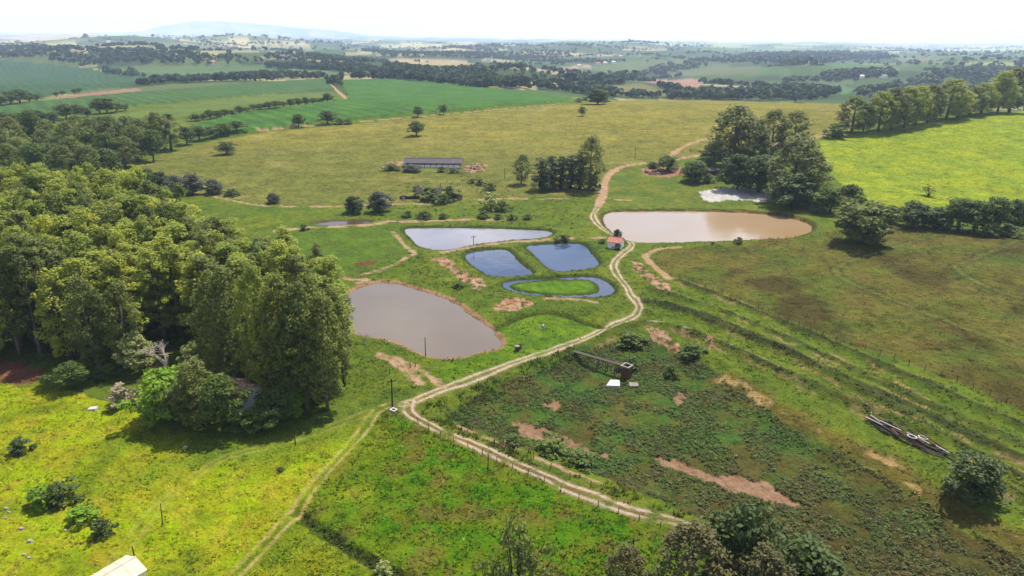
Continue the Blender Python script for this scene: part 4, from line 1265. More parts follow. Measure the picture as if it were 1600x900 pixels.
# trees and bushes one can point at: kind, foot x, foot y, top y, width px, label
for t in (
    ('broad', 651, 212, 188, 25, 'lone round tree standing out on the tan pasture'),
    ('broad', 354, 241, 220, 28, 'low round tree on the green left slope of the tan pasture'),
    ('broad', 909, 181, 166, 11, 'tiny lone tree on the upper tan pasture'),
    ('broad', 467, 199, 177, 20, 'round tree at the left end of the cane edge'),
    ('broad', 512, 194, 172, 26, 'wide tree on the cane edge beside two low bushes'),
    ('shrub', 531, 194, 184, 16, 'low bush just right of the wide cane edge tree'),
    ('shrub', 544, 194, 185, 14, 'low bush farther right of the wide cane edge tree'),
    ('broad', 653, 183, 165, 17, 'small tree on the cane edge above the lone pasture tree'),
    ('broad', 693, 179, 162, 13, 'slim tree on the cane edge right of the lone pasture tree'),
    ('dense', 934, 163, 138, 36, 'big dark tree on the crest where the cane ends'),
    ('dshrub', 904, 160, 153, 10, 'small dark bush left of the big crest tree'),
    ('pshrub', 592, 331, 298, 34, 'large round dusky bush below the tan pasture'),
    ('dense', 552, 333, 305, 26, 'dark bush left of the large round dusky bush'),
    ('pshrub', 427, 317, 300, 18, 'small dusky bush beside the path at the pasture foot'),
    ('bushyd', 814, 288, 240, 24, 'slim tree standing left of the dark clump'),
    ('column', 846, 297, 246, 30, 'leftmost spire-topped tree of the dark clump by the road'),
    ('column', 862, 294, 243, 30, 'second spire-topped tree of the dark clump by the road'),
    ('column', 877, 295, 243, 30, 'third spire-topped tree of the dark clump by the road'),
    ('column', 892, 294, 241, 30, 'fourth spire-topped tree of the dark clump by the road'),
    ('column', 906, 297, 242, 30, 'fifth spire-topped tree of the dark clump by the road'),
    ('bushyd', 920, 297, 209, 42, 'tall eucalyptus rising over the dark clump by the road'),
    ('dshrub', 853, 299, 274, 24, 'dark bush in front of the spire-topped trees'),
    ('dshrub', 928, 297, 272, 18, 'dark bush at the foot of the tall roadside eucalyptus'),
    ('dense', 964, 374, 357, 11, 'small dark tree behind the red-roofed hut'),
    ('dshrub', 973, 381, 372, 10, 'dark bush at the right wall of the red-roofed hut'),
    ('dshrub', 965, 390, 380, 11, 'dark bush in front of the red-roofed hut'),
    ('dshrub', 941, 380, 373, 10, 'low bush left of the red-roofed hut'),
    ('broad', 1043, 267, 242, 30, 'round tree behind the roadside ruins'),
    ('broad', 1020, 269, 252, 18, 'smaller round tree left of the roadside ruins tree'),
    ('dense', 1086, 284, 250, 38, 'dark round tree with a shadow between the ruins and the hut'),
    ('broad', 1108, 262, 247, 20, 'light green small tree above the grey hut'),
    ('shrub', 1107, 285, 274, 18, 'low bush in front of the grey hut'),
    ('bushyd', 1145, 262, 164, 70, 'tallest eucalyptus of the grove, standing over the road'),
    ('bushyd', 1165, 262, 185, 60, 'second eucalyptus of the grove just right of the tallest'),
    ('bushyd', 1203, 255, 169, 46, 'upright eucalyptus at the back of the grove'),
    ('bushyd', 1238, 250, 171, 46, 'last eucalyptus at the back right of the grove'),
    ('dense', 1115, 249, 222, 34, 'dark bushy tree at the left foot of the grove'),
    ('dense', 1152, 296, 238, 52, 'dark dense tree beside the grey hut'),
    ('dense', 1185, 300, 240, 56, 'dark dense tree above the white lime spread'),
    ('olive', 1232, 312, 208, 74, 'huge olive-topped tree of the grove'),
    ('olive', 1258, 318, 232, 60, 'olive tree leaning right of the huge grove tree'),
    ('dense', 1238, 324, 268, 70, 'dark mass of foliage at the right foot of the grove'),
    ('broad', 1296, 333, 290, 44, 'broad tree at the right tail of the grove'),
    ('dense', 1325, 334, 286, 32, 'dark tree ending the tail of the grove'),
    ('shrub', 1278, 332, 306, 26, 'bush tucked under the right tail of the grove'),
    ('acacia', 1345, 380, 314, 78, 'wide spreading tree with tiered branches by the brown pond'),
    ('dense', 1392, 348, 320, 22, 'first dark tree of the hedge right of the spreading tree'),
    ('dense', 1425, 354, 313, 46, 'second dark tree of the hedge right of the spreading tree'),
    ('dense', 1463, 357, 323, 46, 'third dark tree of the hedge right of the spreading tree'),
    ('broad', 1497, 360, 308, 46, 'tallest tree of the hedge below the lime pasture'),
    ('broad', 1522, 362, 312, 40, 'tree just right of the tallest hedge tree'),
    ('broad', 1550, 364, 306, 46, 'wide tree near the right end of the hedge'),
    ('dense', 1578, 355, 310, 30, 'dark tree at the right end of the hedge'),
    ('dense', 1602, 350, 308, 34, 'last dark hedge tree cut by the right edge'),
    ('shrub', 1540, 368, 345, 36, 'low bush in front of the hedge right end'),
    ('shrub', 1575, 368, 350, 32, 'low bush at the far right below the hedge'),
    ('sparse', 1451, 306, 289, 22, 'thin lone tree on the lime pasture'),
    ('shrub', 1306, 215, 192, 36, 'low bush at the left end of the hilltop row'),
    ('broad', 230, 292, 262, 30, 'dark tree in the scrub between plantation and pasture'),
    ('dense', 252, 300, 266, 30, 'second dark tree in the scrub behind the plantation'),
    ('pshrub', 275, 302, 272, 26, 'dusky bush in the scrub behind the plantation'),
    ('pshrub', 302, 303, 270, 34, 'wide dusky bush by the start of the sandy path'),
    ('pshrub', 333, 302, 279, 30, 'dusky bush right of the wide one by the sandy path'),
    ('shrub', 362, 306, 294, 22, 'low bush trailing onto the tan pasture'),
    ('shrub', 205, 284, 268, 20, 'small bush at the far edge of the plantation'),
    ('bright', 266, 654, 578, 80, 'bright green rounded tree in front of the hidden house'),
    ('olive', 318, 668, 558, 62, 'dark drooping tree shading the hidden house'),
    ('broad', 292, 666, 596, 56, 'dark tree between the bright green tree and the drooping tree'),
    ('broad', 428, 664, 606, 58, 'leafy green tree right of the hidden house'),
    ('bright', 452, 652, 612, 40, 'small bright green tree at the plantation corner'),
    ('shrub', 386, 668, 643, 46, 'dark bush in front of the hidden house'),
    ('bright', 345, 588, 575, 26, 'light green small tree behind the hidden house'),
    ('greybush', 193, 634, 600, 42, 'round grey-brown dry bush on the bright meadow edge'),
    ('broad', 115, 606, 566, 50, 'dark bushy tree at the shaded plantation edge'),
    ('pale', 220, 583, 520, 50, 'pale green spreading tree beside the leafless tree'),
    ('pale', 306, 583, 534, 36, 'pale thin-leaved tree right of the leafless tree'),
    ('shrub', 165, 590, 570, 30, 'low dark bush in the plantation shade'),
    ('sparse', 538, 603, 550, 24, 'thin sapling on the slope right of the plantation'),
    ('sparse', 515, 622, 575, 18, 'second thin sapling close to the plantation corner'),
    ('bushyd', 512, 640, 452, 56, 'tall dark eucalyptus at the very corner of the plantation'),
    ('bushyd', 480, 640, 436, 60, 'tall dark eucalyptus just left of the plantation corner'),
    ('bushyd', 448, 632, 420, 62, 'tall dark eucalyptus behind the small bright green tree'),
    ('bushyd', 524, 600, 445, 52, 'dark eucalyptus on the pond side of the plantation corner'),
    ('bushyd', 530, 562, 440, 46, 'dark eucalyptus standing over the grey pond shore'),
    ('bushy', 412, 618, 400, 60, 'tall yellow-green eucalyptus behind the hidden house'),
    ('bushyd', 495, 610, 420, 56, 'dark eucalyptus in the second rank at the plantation corner'),
    ('bushyd', 345, 596, 420, 60, 'dark eucalyptus behind the hidden house roof'),
    ('bushyd', 372, 604, 410, 60, 'second dark eucalyptus behind the hidden house roof'),
    ('bushyd', 155, 576, 430, 50, 'dark eucalyptus at the front of the plantation beside the shaded bushes'),
    ('bushyd', 200, 576, 440, 50, 'dark eucalyptus behind the pale green spreading tree'),
    ('broad', 352, 676, 584, 66, 'dark leafy tree right of the drooping tree, before the hidden house'),
    ('broad', 408, 674, 634, 48, 'low leafy tree covering the hidden house wall'),
    ('eucd', 508, 530, 378, 36, 'pointed eucalyptus at the far corner of the plantation'),
    ('drab', 1072, 985, 808, 104, 'olive-brown drooping tree cut by the lower edge'),
    ('dense', 1150, 960, 782, 108, 'dark green tree behind the drooping tree at the lower edge'),
    ('drab', 1170, 1010, 852, 90, 'brownish tree at the lower edge right of the drooping tree'),
    ('dense', 1245, 960, 845, 120, 'wide dark bush at the lower edge'),
    ('drab', 972, 975, 852, 66, 'small olive tree left of the drooping tree at the lower edge'),
    ('sparse', 805, 968, 806, 74, 'spindly grey tree standing alone at the lower edge'),
    ('sparse', 765, 960, 868, 50, 'low spindly bush left of the spindly grey tree'),
    ('dense', 1522, 778, 712, 78, 'big dark round bush beside the scrap heap'),
    ('dshrub', 98, 786, 754, 48, 'dark bush in the weedy patch of the sunlit meadow'),
    ('dshrub', 160, 838, 812, 30, 'small dark bush at the lower end of the weedy patch'),
    ('dshrub', 32, 706, 686, 34, 'dark shrub near the left edge of the sunlit meadow'),
    ('bshrub', 65, 790, 762, 40, 'pale green bush left of the dark meadow bush'),
    ('bshrub', 128, 812, 790, 44, 'pale green bush between the two dark meadow bushes'),
    ('flower', 600, 897, 876, 26, 'pale flowering bush at the lower end of the ditch hedge'),
    ('dshrub', 438, 737, 729, 11, 'tiny dark bush alone in the sunlit meadow'),
    ('flower', 767, 327, 300, 28, 'pale-topped bush right of the ruined walls'),
    ('dshrub', 785, 330, 314, 22, 'dark bush beside the pale-topped bush'),
    ('dshrub', 750, 289, 279, 16, 'dark bush above the ruined walls on the right'),
    ('dshrub', 767, 297, 285, 18, 'dark bush on the slope above the pale-topped bush'),
    ('dshrub', 737, 286, 279, 12, 'small bush on the slope right of the ruins'),
    ('dshrub', 637, 339, 329, 16, 'first bush of the line above the upper pond'),
    ('dshrub', 662, 341, 329, 24, 'widest bush of the line above the upper pond'),
    ('dshrub', 692, 342, 333, 14, 'third bush of the line above the upper pond'),
    ('shrub', 755, 341, 328, 18, 'fourth bush of the line above the upper pond'),
    ('shrub', 778, 342, 333, 14, 'fifth bush of the line above the upper pond'),
    ('shrub', 800, 343, 333, 16, 'sixth bush of the line above the upper pond'),
    ('dshrub', 824, 343, 334, 12, 'last bush of the line above the upper pond'),
    ('dshrub', 670, 313, 292, 28, 'bush filling the ruined walls on the left'),
    ('dshrub', 702, 313, 290, 24, 'bush growing inside the ruined walls on the right'),
    ('shrub', 690, 318, 302, 26, 'bush in front of the ruined walls'),
    ('dshrub', 652, 298, 289, 14, 'small bush left of the ruined walls'),
    ('pshrub', 643, 268, 256, 24, 'round bush at the left front of the long barn'),
    ('shrub', 612, 266, 256, 24, 'low bush left of the long barn'),
    ('dshrub', 690, 269, 260, 14, 'small bush in front of the long barn'),
    ('dshrub', 708, 270, 262, 16, 'small bush in front of the barn right half'),
    ('dshrub', 1154, 381, 370, 11, 'dark bush on the near bank of the brown pond'),
    ('dshrub', 1113, 382, 377, 6, 'tiny dark bush on the near bank of the brown pond'),
    ('dshrub', 475, 360, 350, 14, 'dark bush on the scraped bank left of the puddle'),
    ('dshrub', 880, 375, 366, 24, 'lush bush at the right end of the upper pond'),
    ('dshrub', 812, 544, 536, 9, 'small bush beside the concrete well'),
    ('shrub', 716, 449, 440, 18, 'dark bush under the red broken earth'),
    ('shrub', 985, 529, 519, 40, 'dark thicket at the head of the weedy basin'),
    ('shrub', 1080, 549, 536, 36, 'dark thicket beside the red slip on the dike'),
    ('shrub', 985, 566, 556, 30, 'dark bush behind the brick tower'),
    ('shrub', 1050, 577, 570, 24, 'dark bush right of the brick tower'),
    ('shrub', 866, 700, 687, 48, 'grey-green thicket at the near edge of the weedy basin'),
    ('shrub', 910, 716, 704, 44, 'second grey-green thicket at the near basin edge'),
    ('shrub', 800, 690, 679, 26, 'dark bush left of the grey-green thickets'),
    ('shrub', 1390, 668, 655, 14, 'small bush above the scrap heap'),
):
    ptree(*t)

row = [(1330, 207, 149, 38), (1348, 207, 165, 22), (1372, 206, 141, 40), (1392, 203, 135, 36), (1412, 200, 132, 38), (1430, 196, 131, 34), (1448, 193, 130, 30), (1478, 187, 122, 46), (1496, 185, 136, 30), (1514, 181, 134, 34), (1533, 178, 128, 34), (1558, 177, 108, 34), (1576, 176, 103, 44), (1600, 172, 125, 34)]
for i, (x, yb, yt, wd) in enumerate(row):
    ptree('bushy' if i % 3 else 'bushyd', x, yb, yt, wd * 1.15, ORD[i] + ' tree from the left in the hilltop row above the lime pasture', 'row of trees along the lime pasture')
frng = random.Random(21)
back = [(8, 262), (22, 240), (40, 266), (55, 232), (72, 258), (86, 240), (100, 268), (112, 250), (126, 230), (138, 262), (150, 246), (160, 228), (172, 262), (184, 244), (196, 262), (204, 230), (216, 250), (226, 238), (240, 252), (250, 236), (20, 284), (60, 286), (100, 288), (140, 284), (170, 280), (-20, 270), (120, 276), (80, 276)]
for i, (x, yb) in enumerate(back):
    ptree('bushyd' if i % 3 else 'broad', x, yb, yb - frng.uniform(48, 66), frng.uniform(30, 42), 'tall grey-green tree in the dark wood behind the plantation', 'dark wood behind the plantation')
for i, (x, yb, yt, wd) in enumerate([(268, 234, 177, 34), (292, 226, 196, 24), (312, 220, 196, 26), (330, 216, 196, 24), (350, 212, 191, 28), (370, 208, 188, 24)]):
    ptree('eucd' if i == 0 else 'broad', x, yb, yt, wd, ORD[i] + ' tree from the left in the hedge running up to the cane edge', 'hedge at the left end of the cane')
hedge = [(305 + 11.5 * i, 189 - 1.62 * i) for i in range(19)]
for i, (x, yb) in enumerate(hedge):
    ptree('broad', x, yb + frng.uniform(-1, 1), yb - frng.uniform(9, 15), frng.uniform(13, 18), ORD[i] + ' tree from the left in the hedge above the vivid cane', 'hedge above the vivid cane')
rowl = [(5, 200, 26), (24, 199, 24), (44, 196, 24), (62, 193, 22), (84, 192, 18), (104, 187, 26), (118, 184, 22), (136, 183, 16), (156, 178, 26), (168, 177, 26), (182, 175, 18), (196, 173, 12)]
for i, (x, yb, h) in enumerate(rowl):
    ptree('broad', x, yb, yb - h, h * 1.05, ORD[i] + ' tree from the left in the dark line above the yellow-green strip', 'tree line above the yellow-green strip')
rowl = [(3, 168, 20), (18, 166, 24), (32, 164, 26), (46, 160, 16), (58, 158, 12), (88, 151, 8), (98, 149, 8), (116, 146, 8), (124, 145, 8)]
for i, (x, yb, h) in enumerate(rowl):
    ptree('broad', x, yb, yb - h, h * 1.2, ORD[i] + ' tree from the left in the clump beside the pink ploughed strip', 'clump by the pink ploughed strip')

# ------------------------------------------------------------------ leafless trees
def dead_tree(name, px, py, pt, label, seed, spread):
    X, Y = at(px, py)
    z = tz(X, Y)
    h = top_z(X, Y, pt) - z
    rng = random.Random(seed)
    e = empty(name, (X, Y, z - 0.1), 0, label, 'tree')
    tb, bb = MB(), MB()

    def grow(mb, p, d, L, r, lev):
        q = p + d * L
        m = p + d * (L * 0.5) + Vector((rng.uniform(-1, 1), rng.uniform(-1, 1), 0)) * L * 0.06
        mb.tube([p, m, q], [r, r * 0.8, r * 0.55], 5 if lev < 2 else 4, False)
        if lev >= 4:
            return
        for k in range(3 if lev else 4):
            nd = (d + Vector((rng.uniform(-1, 1), rng.uniform(-1, 1), rng.uniform(-0.25, 0.5))) * spread).normalized()
            grow(bb, q - d * L * rng.uniform(0, .25), nd, L * rng.uniform(.55, .78), r * 0.55, lev + 1)
    grow(tb, Vector((0, 0, 0)), Vector((0.05, 0.02, 1)).normalized(), h * 0.32, h * 0.036, 0)
    tb.build('trunk', 'dead', e)
    bb.build('branches', 'dead', e)


dead_tree('leafless_tree', 262, 592, 508, 'leafless pale tree standing in front of the plantation', 3, 1.0)
dead_tree('leafless_tree', 570, 537, 512, 'small leafless tree on the near bank of the grey pond', 8, 1.0)

# ------------------------------------------------------------------ grass, weeds and woods that nobody could count
def bake(V0, F0, pos, sc, rz, tint, name, label, mat='tuft', jitter=0.25, seed=0):
    """copies of a few small plants welded into one mesh, each tinted"""
    rng = np.random.RandomState(seed)
    k = len(V0)
    VV, FF, CC, off = [], [], [], 0
    pick = rng.randint(0, k, len(pos))
    for v in range(k):
        m = pick == v
        if not m.any():
            continue
        P, s, a, T = pos[m], sc[m], rz[m], tint[m]
        n, nv = len(P), len(V0[v])
        ca, sa = np.cos(a)[:, None], np.sin(a)[:, None]
        B = V0[v]
        X = (B[None, :, 0] * ca - B[None, :, 1] * sa) * s[:, 0:1] + P[:, 0:1]
        Y = (B[None, :, 0] * sa + B[None, :, 1] * ca) * s[:, 0:1] + P[:, 1:2]
        Z = B[None, :, 2] * s[:, 1:2] + P[:, 2:3]
        VV.append(np.stack([X, Y, Z], 2).reshape(-1, 3))
        FF.append((F0[v][None] + (np.arange(n) * nv)[:, None, None]).reshape(-1, F0[v].shape[1]) + off)
        lv = 1 + jitter * rng.randn(n, nv // 3 if F0[v].shape[1] == 3 else nv // 4, 1).repeat(3 if F0[v].shape[1] == 3 else 4, 1)
        CC.append((T[:, None, :] * np.clip(lv, 0.35, 1.8)).reshape(-1, 3))
        off += n * nv
    me = mesh_np(name, np.concatenate(VV), np.concatenate(FF), M[mat], False, {'tint': np.concatenate(CC)})
    return link(name, me, None, kind='stuff', label=label)


def blades(n, seed, lean=0.55, wd=0.16):
    rng = np.random.RandomState(seed)
    a = rng.rand(n) * 6.283
    b = np.stack([0.25 * rng.randn(n), 0.25 * rng.randn(n), np.zeros(n)], 1)
    tip = b + np.stack([np.cos(a) * lean * rng.rand(n), np.sin(a) * lean * rng.rand(n), 0.55 + 0.45 * rng.rand(n)], 1)
    s = np.stack([-np.sin(a), np.cos(a), np.zeros(n)], 1) * wd
    return np.stack([b - s, b + s, tip], 1).reshape(-1, 3), np.arange(3 * n).reshape(-1, 3)


def puff(n, seed, size=0.33):
    rng = np.random.RandomState(seed)
    d = rng.randn(n, 3)
    d[:, 2] = np.abs(d[:, 2])
    d /= np.linalg.norm(d, axis=1)[:, None]
    lob = 0.75 + 0.3 * np.sin(3 * np.arctan2(d[:, 1], d[:, 0]) + seed)
    p = d * (0.6 + 0.4 * rng.rand(n))[:, None] * lob[:, None] * np.array([0.5, 0.5, 0.9])
    nrm = d + 0.6 * rng.randn(n, 3)
    nrm /= np.linalg.norm(nrm, axis=1)[:, None]
    t = np.cross(nrm, rng.randn(n, 3))
    t /= np.linalg.norm(t, axis=1)[:, None]
    b = np.cross(nrm, t)
    s = (size * (0.6 + 0.7 * rng.rand(n)))[:, None] * 0.5
    V = np.stack([p - t * s, p - b * s * .7, p + t * s, p + b * s * .7], 1).reshape(-1, 3)
    return V, np.arange(4 * n).reshape(-1, 4)


def scatter_in(polypx, per_m2, seed, cap=60000, clump=0.0):
    """points spread evenly over the land inside an outline of the photograph"""
    rng = np.random.RandomState(seed)
    W = np.array([at(*p) for p in polypx])
    a, b = W.min(0), W.max(0)
    n = int(min(cap * 6, (b - a).prod() * per_m2))
    x, y = a[0] + rng.rand(n) * (b[0] - a[0]), a[1] + rng.rand(n) * (b[1] - a[1])
    px, py = project(x, y, h0(x, y))
    m = inpoly(px, py, polypx)
    if clump:
        m &= fbm(x, y, 8, seed, 3) > (rng.rand(n) - 0.75) * clump
    x, y = x[m][:cap], y[m][:cap]
    return x, y, rng


TUFT = [blades(5, 1), blades(6, 2), blades(5, 3, 0.8)]
WEED = [puff(14, 1, .29), puff(16, 2, .27), puff(12, 3, 0.33), puff(12, 5, .25)]


def no_go(x, y, cls):
    m = cls < 100
    for nm, P, lv in PONDS:
        m &= sdpoly(x, y, P, 6) > 1.2
    return m


def grass(name, label, poly, per, seed, h=(0.25, 0.6), wd=(0.5, 1.0), cap=30000, mul=1.0, clump=0.0, src=TUFT, tcol=None, mix=0.0, jit=0.25, sparse_soil=True):
    x, y, rng = scatter_in(poly, per, seed, cap, clump)
    col, var, cls = surface(x, y)
    m = no_go(x, y, cls)
    x, y, col = x[m], y[m], col[m]
    n = len(x)
    if n == 0:
        return
    z = terrain(x, y)
    sc = np.stack([wd[0] + (wd[1] - wd[0]) * rng.rand(n), h[0] + (h[1] - h[0]) * rng.rand(n) ** 1.5], 1)
    big = np.clip(fbm(x, y, 9, seed + 400), -0.7, 0.9)[:, None]
    tint = col * mul * 1.7 * (1 + 0.22 * rng.randn(n, 1)) * (1 + 0.35 * big)
    if tcol is not None:
        t2 = np.array([lin(c) for c in tcol])
        w_ = np.clip(0.5 + 0.9 * fbm(x, y, 11, seed + 500), 0, 0.999) * len(t2) * 0.6 + rng.rand(n) * len(t2) * 0.4
        tint = tint * (1 - mix) + t2[np.clip(w_.astype(int), 0, len(t2) - 1)] * 1.6 * mix * (1 + 0.2 * rng.randn(n, 1))
    bake([q[0] for q in src], [q[1] for q in src], np.stack([x, y, z - 0.03], 1), sc, rng.rand(n) * 6.28, np.clip(tint, 0.004, 0.5), name, label, 'tuft', jit, seed)


FB = {f[0]: f[2] for f in FIELDS}
fl = [f[2] for f in FIELDS]
grass('meadow_grass', 'yellow-green grass tufts of the sunlit meadow', [(-40, 600), (0, 602), (120, 612), (200, 640), (300, 690), (440, 680), (540, 655), (600, 637), (560, 680), (463, 795), (360, 905), (330, 960), (-120, 960)], 1.15, 1, (0.2, 0.5), (0.5, 1.1), 15000, 1.0, 1.2)
grass('rough_grass', 'rough green grass tufts inside the track bend', [(612, 640), (636, 634), (650, 660), (700, 684), (770, 716), (850, 752), (920, 784), (1000, 812), (1060, 822), (1150, 870), (1180, 950), (330, 950), (360, 905), (463, 795), (560, 682)], 2.2, 2, (0.2, 0.6), (0.5, 1.2), 20000, 1.15, 1.5)
grass('bank_grass', 'grass tufts on the banks around the ponds and road', [(515, 640), (540, 530), (600, 528), (700, 560), (780, 545), (770, 515), (700, 470), (640, 448), (560, 440), (540, 430), (650, 395), (720, 390), (960, 375), (1000, 400), (1060, 460), (1000, 500), (900, 550), (760, 600), (640, 640), (600, 640)], 0.75, 3, (0.2, 0.55), (0.6, 1.4), 16000, 1.1, 1.2)
grass('dike_grass', 'tall grass strips between the basin and the fenced pasture', [(1000, 470), (1050, 435), (1080, 445), (1200, 495), (1364, 550), (1500, 600), (1640, 650), (1700, 900), (1600, 860), (1480, 790), (1350, 715), (1230, 655), (1150, 595), (1080, 545), (1000, 505)], 0.7, 4, (0.2, 0.55), (0.6, 1.3), 9000, 1.15, 1.0)
grass('roadside_grass', 'tall grass between the rutted track and the weedy basin', [(650, 640), (740, 600), (830, 560), (905, 535), (890, 560), (800, 600), (720, 640), (740, 672), (850, 710), (960, 748), (1080, 800), (1060, 812), (975, 790), (860, 744), (760, 700), (690, 672)], 2.2, 5, (0.4, 1.1), (0.6, 1.3), 9000, 0.88, 0.5)
WCOL = [(90, 134, 54), (112, 140, 50), (92, 116, 50), (120, 116, 60), (104, 126, 56), (124, 106, 62)]
grass('weeds', 'thick dark weeds filling the drained basin', [(905, 548), (840, 574), (760, 602), (695, 642), (740, 666), (850, 703), (960, 743), (1080, 796), (1250, 870), (1400, 950), (1720, 1020), (1640, 890), (1480, 795), (1350, 718), (1230, 657), (1150, 597), (1080, 548), (1020, 526), (960, 530)], 6.0, 6, (0.25, 0.85), (0.6, 1.6), 15000, 1.1, 0.5, WEED, WCOL, 0.6, 0.3)


def line_weeds(name, label, lines, per_m, spread, seed, h, wd, cols, closed=False):
    rng = np.random.RandomState(seed)
    xs, ys = [], []
    for L in lines:
        L = np.asarray(L)
        if closed:
            L = np.concatenate([L, L[:1]])
        cum = np.concatenate([[0], np.cumsum(np.hypot(*np.diff(L, axis=0).T))])
        n = int(cum[-1] * per_m)
        t = rng.rand(n) * cum[-1]
        xs.append(np.interp(t, cum, L[:, 0]) + spread * rng.randn(n))
        ys.append(np.interp(t, cum, L[:, 1]) + spread * rng.randn(n))
    x, y = np.concatenate(xs), np.concatenate(ys)
    keep = fbm(x, y, 9, seed, 2) > rng.rand(len(x)) * 0.7 - 0.45
    for nm, P, lv in PONDS:
        keep &= sdpoly(x, y, P, 6) > 0.25
    x, y = x[keep], y[keep]
    col, var, cls = surface(x, y)
    keep = cls < 100
    x, y = x[keep], y[keep]
    n = len(x)
    t2 = np.array([lin(c) for c in cols])
    tint = t2[rng.randint(0, len(t2), n)] * 1.6 * (1 + .2 * rng.randn(n, 1))
    sc = np.stack([wd[0] + (wd[1] - wd[0]) * rng.rand(n), h[0] + (h[1] - h[0]) * rng.rand(n)], 1)
    bake([q[0] for q in WEED], [q[1] for q in WEED], np.stack([x, y, terrain(x, y) - .05], 1), sc, rng.rand(n) * 6.28, np.clip(tint, .004, .5), name, label, 'tuft', .28, seed)


line_weeds('ridge_weeds', 'dark weeds along the low ridges beside the fence', RIDGES[:5], 2.2, 0.55, 7, (.3, .85), (.6, 1.3), [(84, 96, 46), (98, 92, 52), (90, 108, 46)])
line_weeds('pond_reeds', 'reeds and weeds fringing the small ponds', [P for nm, P, lv in PONDS if nm in ('small', 'square', 'ring', 'upper')], 1.6, 0.55, 71, (.3, .8), (.5, 1.1), [(90, 120, 44), (78, 104, 44)], True)
line_weeds('shore_weeds', 'weeds along the shores of the two big ponds', [P for nm, P, lv in PONDS if nm in ('grey', 'brown', 'puddle')], 0.5, 1.1, 72, (.3, .7), (.6, 1.2), [(100, 122, 46), (88, 104, 46)], True)
grass('meadow_weeds', 'grey-green weeds of the patch in the sunlit meadow', [(38, 762), (75, 752), (125, 758), (150, 790), (180, 815), (170, 838), (130, 825), (90, 800), (50, 785)], 1.6, 8, (0.3, 0.8), (0.6, 1.3), 600, 0.8, 0.3, WEED, [(110, 136, 76), (92, 126, 60)], 0.8)
grass('ditch_weeds', 'dark weeds lining the straight meadow ditch', [(460, 792), (472, 790), (500, 812), (545, 842), (590, 872), (640, 905), (690, 940), (650, 940), (600, 905), (550, 870), (505, 838), (478, 812)], 2.0, 9, (0.4, 0.9), (0.6, 1.2), 900, 0.7, 0.0, WEED, [(86, 104, 46), (74, 96, 40)], 0.7)
grass('pasture_tufts', 'scattered dark tufts on the bright lime pasture', [(1275, 232), (1400, 205), (1560, 182), (1700, 175), (1700, 345), (1560, 335), (1400, 318), (1330, 298)], 0.05, 10, (0.3, 0.8), (0.8, 1.8), 2600, 0.4, 1.5, WEED, [(86, 110, 34)], 0.4)
grass('grazed_tufts', 'small tufts on the fenced brown pasture', [(1022, 408), (1062, 390), (1270, 372), (1390, 354), (1650, 374), (1700, 660), (1500, 596), (1280, 523), (1132, 462), (1046, 428)], 0.35, 11, (0.12, 0.35), (0.5, 1.1), 9000, 0.6, 2.0)
grass('slope_weeds', 'low weeds on the slope between the ruins and the upper pond', [(540, 325), (640, 285), (780, 270), (800, 305), (935, 310), (925, 340), (900, 368), (640, 352), (540, 340)], 0.12, 12, (0.4, 1.1), (0.9, 2.2), 1800, 0.75, 2.0, WEED, [(90, 116, 50), (80, 106, 46)], 0.6)
grass('shade_weeds', 'undergrowth along the shaded plantation edge', [(-40, 600), (0, 590), (120, 590), (230, 600), (330, 660), (440, 665), (520, 640), (530, 600), (500, 600), (440, 625), (300, 575), (120, 555), (-40, 555)], 0.8, 13, (0.3, 1.0), (0.6, 1.6), 2500, 0.8, 0.8, WEED, [(88, 116, 44), (74, 100, 40)], 0.6)
grass('bank_weeds', 'dark weeds fringing the pond banks', [(620, 350), (870, 350), (950, 380), (965, 470), (780, 470), (700, 480), (640, 440), (620, 400)], 0.16, 14, (0.3, 0.9), (0.7, 1.6), 1600, 0.75, 2.0, WEED, [(84, 112, 44), (76, 100, 44)], 0.6)


grass('hill_tufts', 'scattered tussocks on the tan pasture', [(240, 275), (350, 225), (520, 200), (880, 166), (1200, 161), (1300, 168), (1285, 210), (1045, 245), (950, 268), (930, 300), (700, 312), (480, 318), (330, 302)], 0.022, 15, (0.25, 0.6), (0.8, 2.0), 3500, 0.42, 1.0, WEED, [(100, 100, 46)], 0.3)
grass('slope_tufts', 'tussocks on the grazed slope above the brown pond', [(955, 275), (1000, 264), (1060, 278), (1100, 290), (1220, 316), (1300, 335), (1200, 332), (1000, 327), (945, 328)], 0.09, 16, (0.25, 0.6), (0.8, 1.8), 1200, 0.7, 1.0, WEED, [(110, 130, 50)], 0.3)


def crown_lo(n, seed):
    rng = np.random.RandomState(seed)
    d = rng.randn(n, 3)
    d[:, 2] = np.abs(d[:, 2]) * 1.1 - 0.35
    d /= np.linalg.norm(d, axis=1)[:, None]
    p = d * np.array([0.44, 0.44, 0.42]) * (0.85 + 0.25 * rng.rand(n))[:, None] + np.array([0, 0, 0.5])
    nrm = d + 0.45 * rng.randn(n, 3)
    nrm /= np.linalg.norm(nrm, axis=1)[:, None]
    t = np.cross(nrm, rng.randn(n, 3))
    t /= np.linalg.norm(t, axis=1)[:, None]
    b = np.cross(nrm, t)
    s = (0.26 * (0.7 + 0.6 * rng.rand(n)))[:, None]
    V = np.stack([p - t * s, p - b * s * .8, p + t * s, p + b * s * .8], 1).reshape(-1, 3)
    return V, np.arange(4 * n).reshape(-1, 4)


LO = [crown_lo(26, k) for k in range(5)]
LOF = [crown_lo(15, k) for k in range(5)]


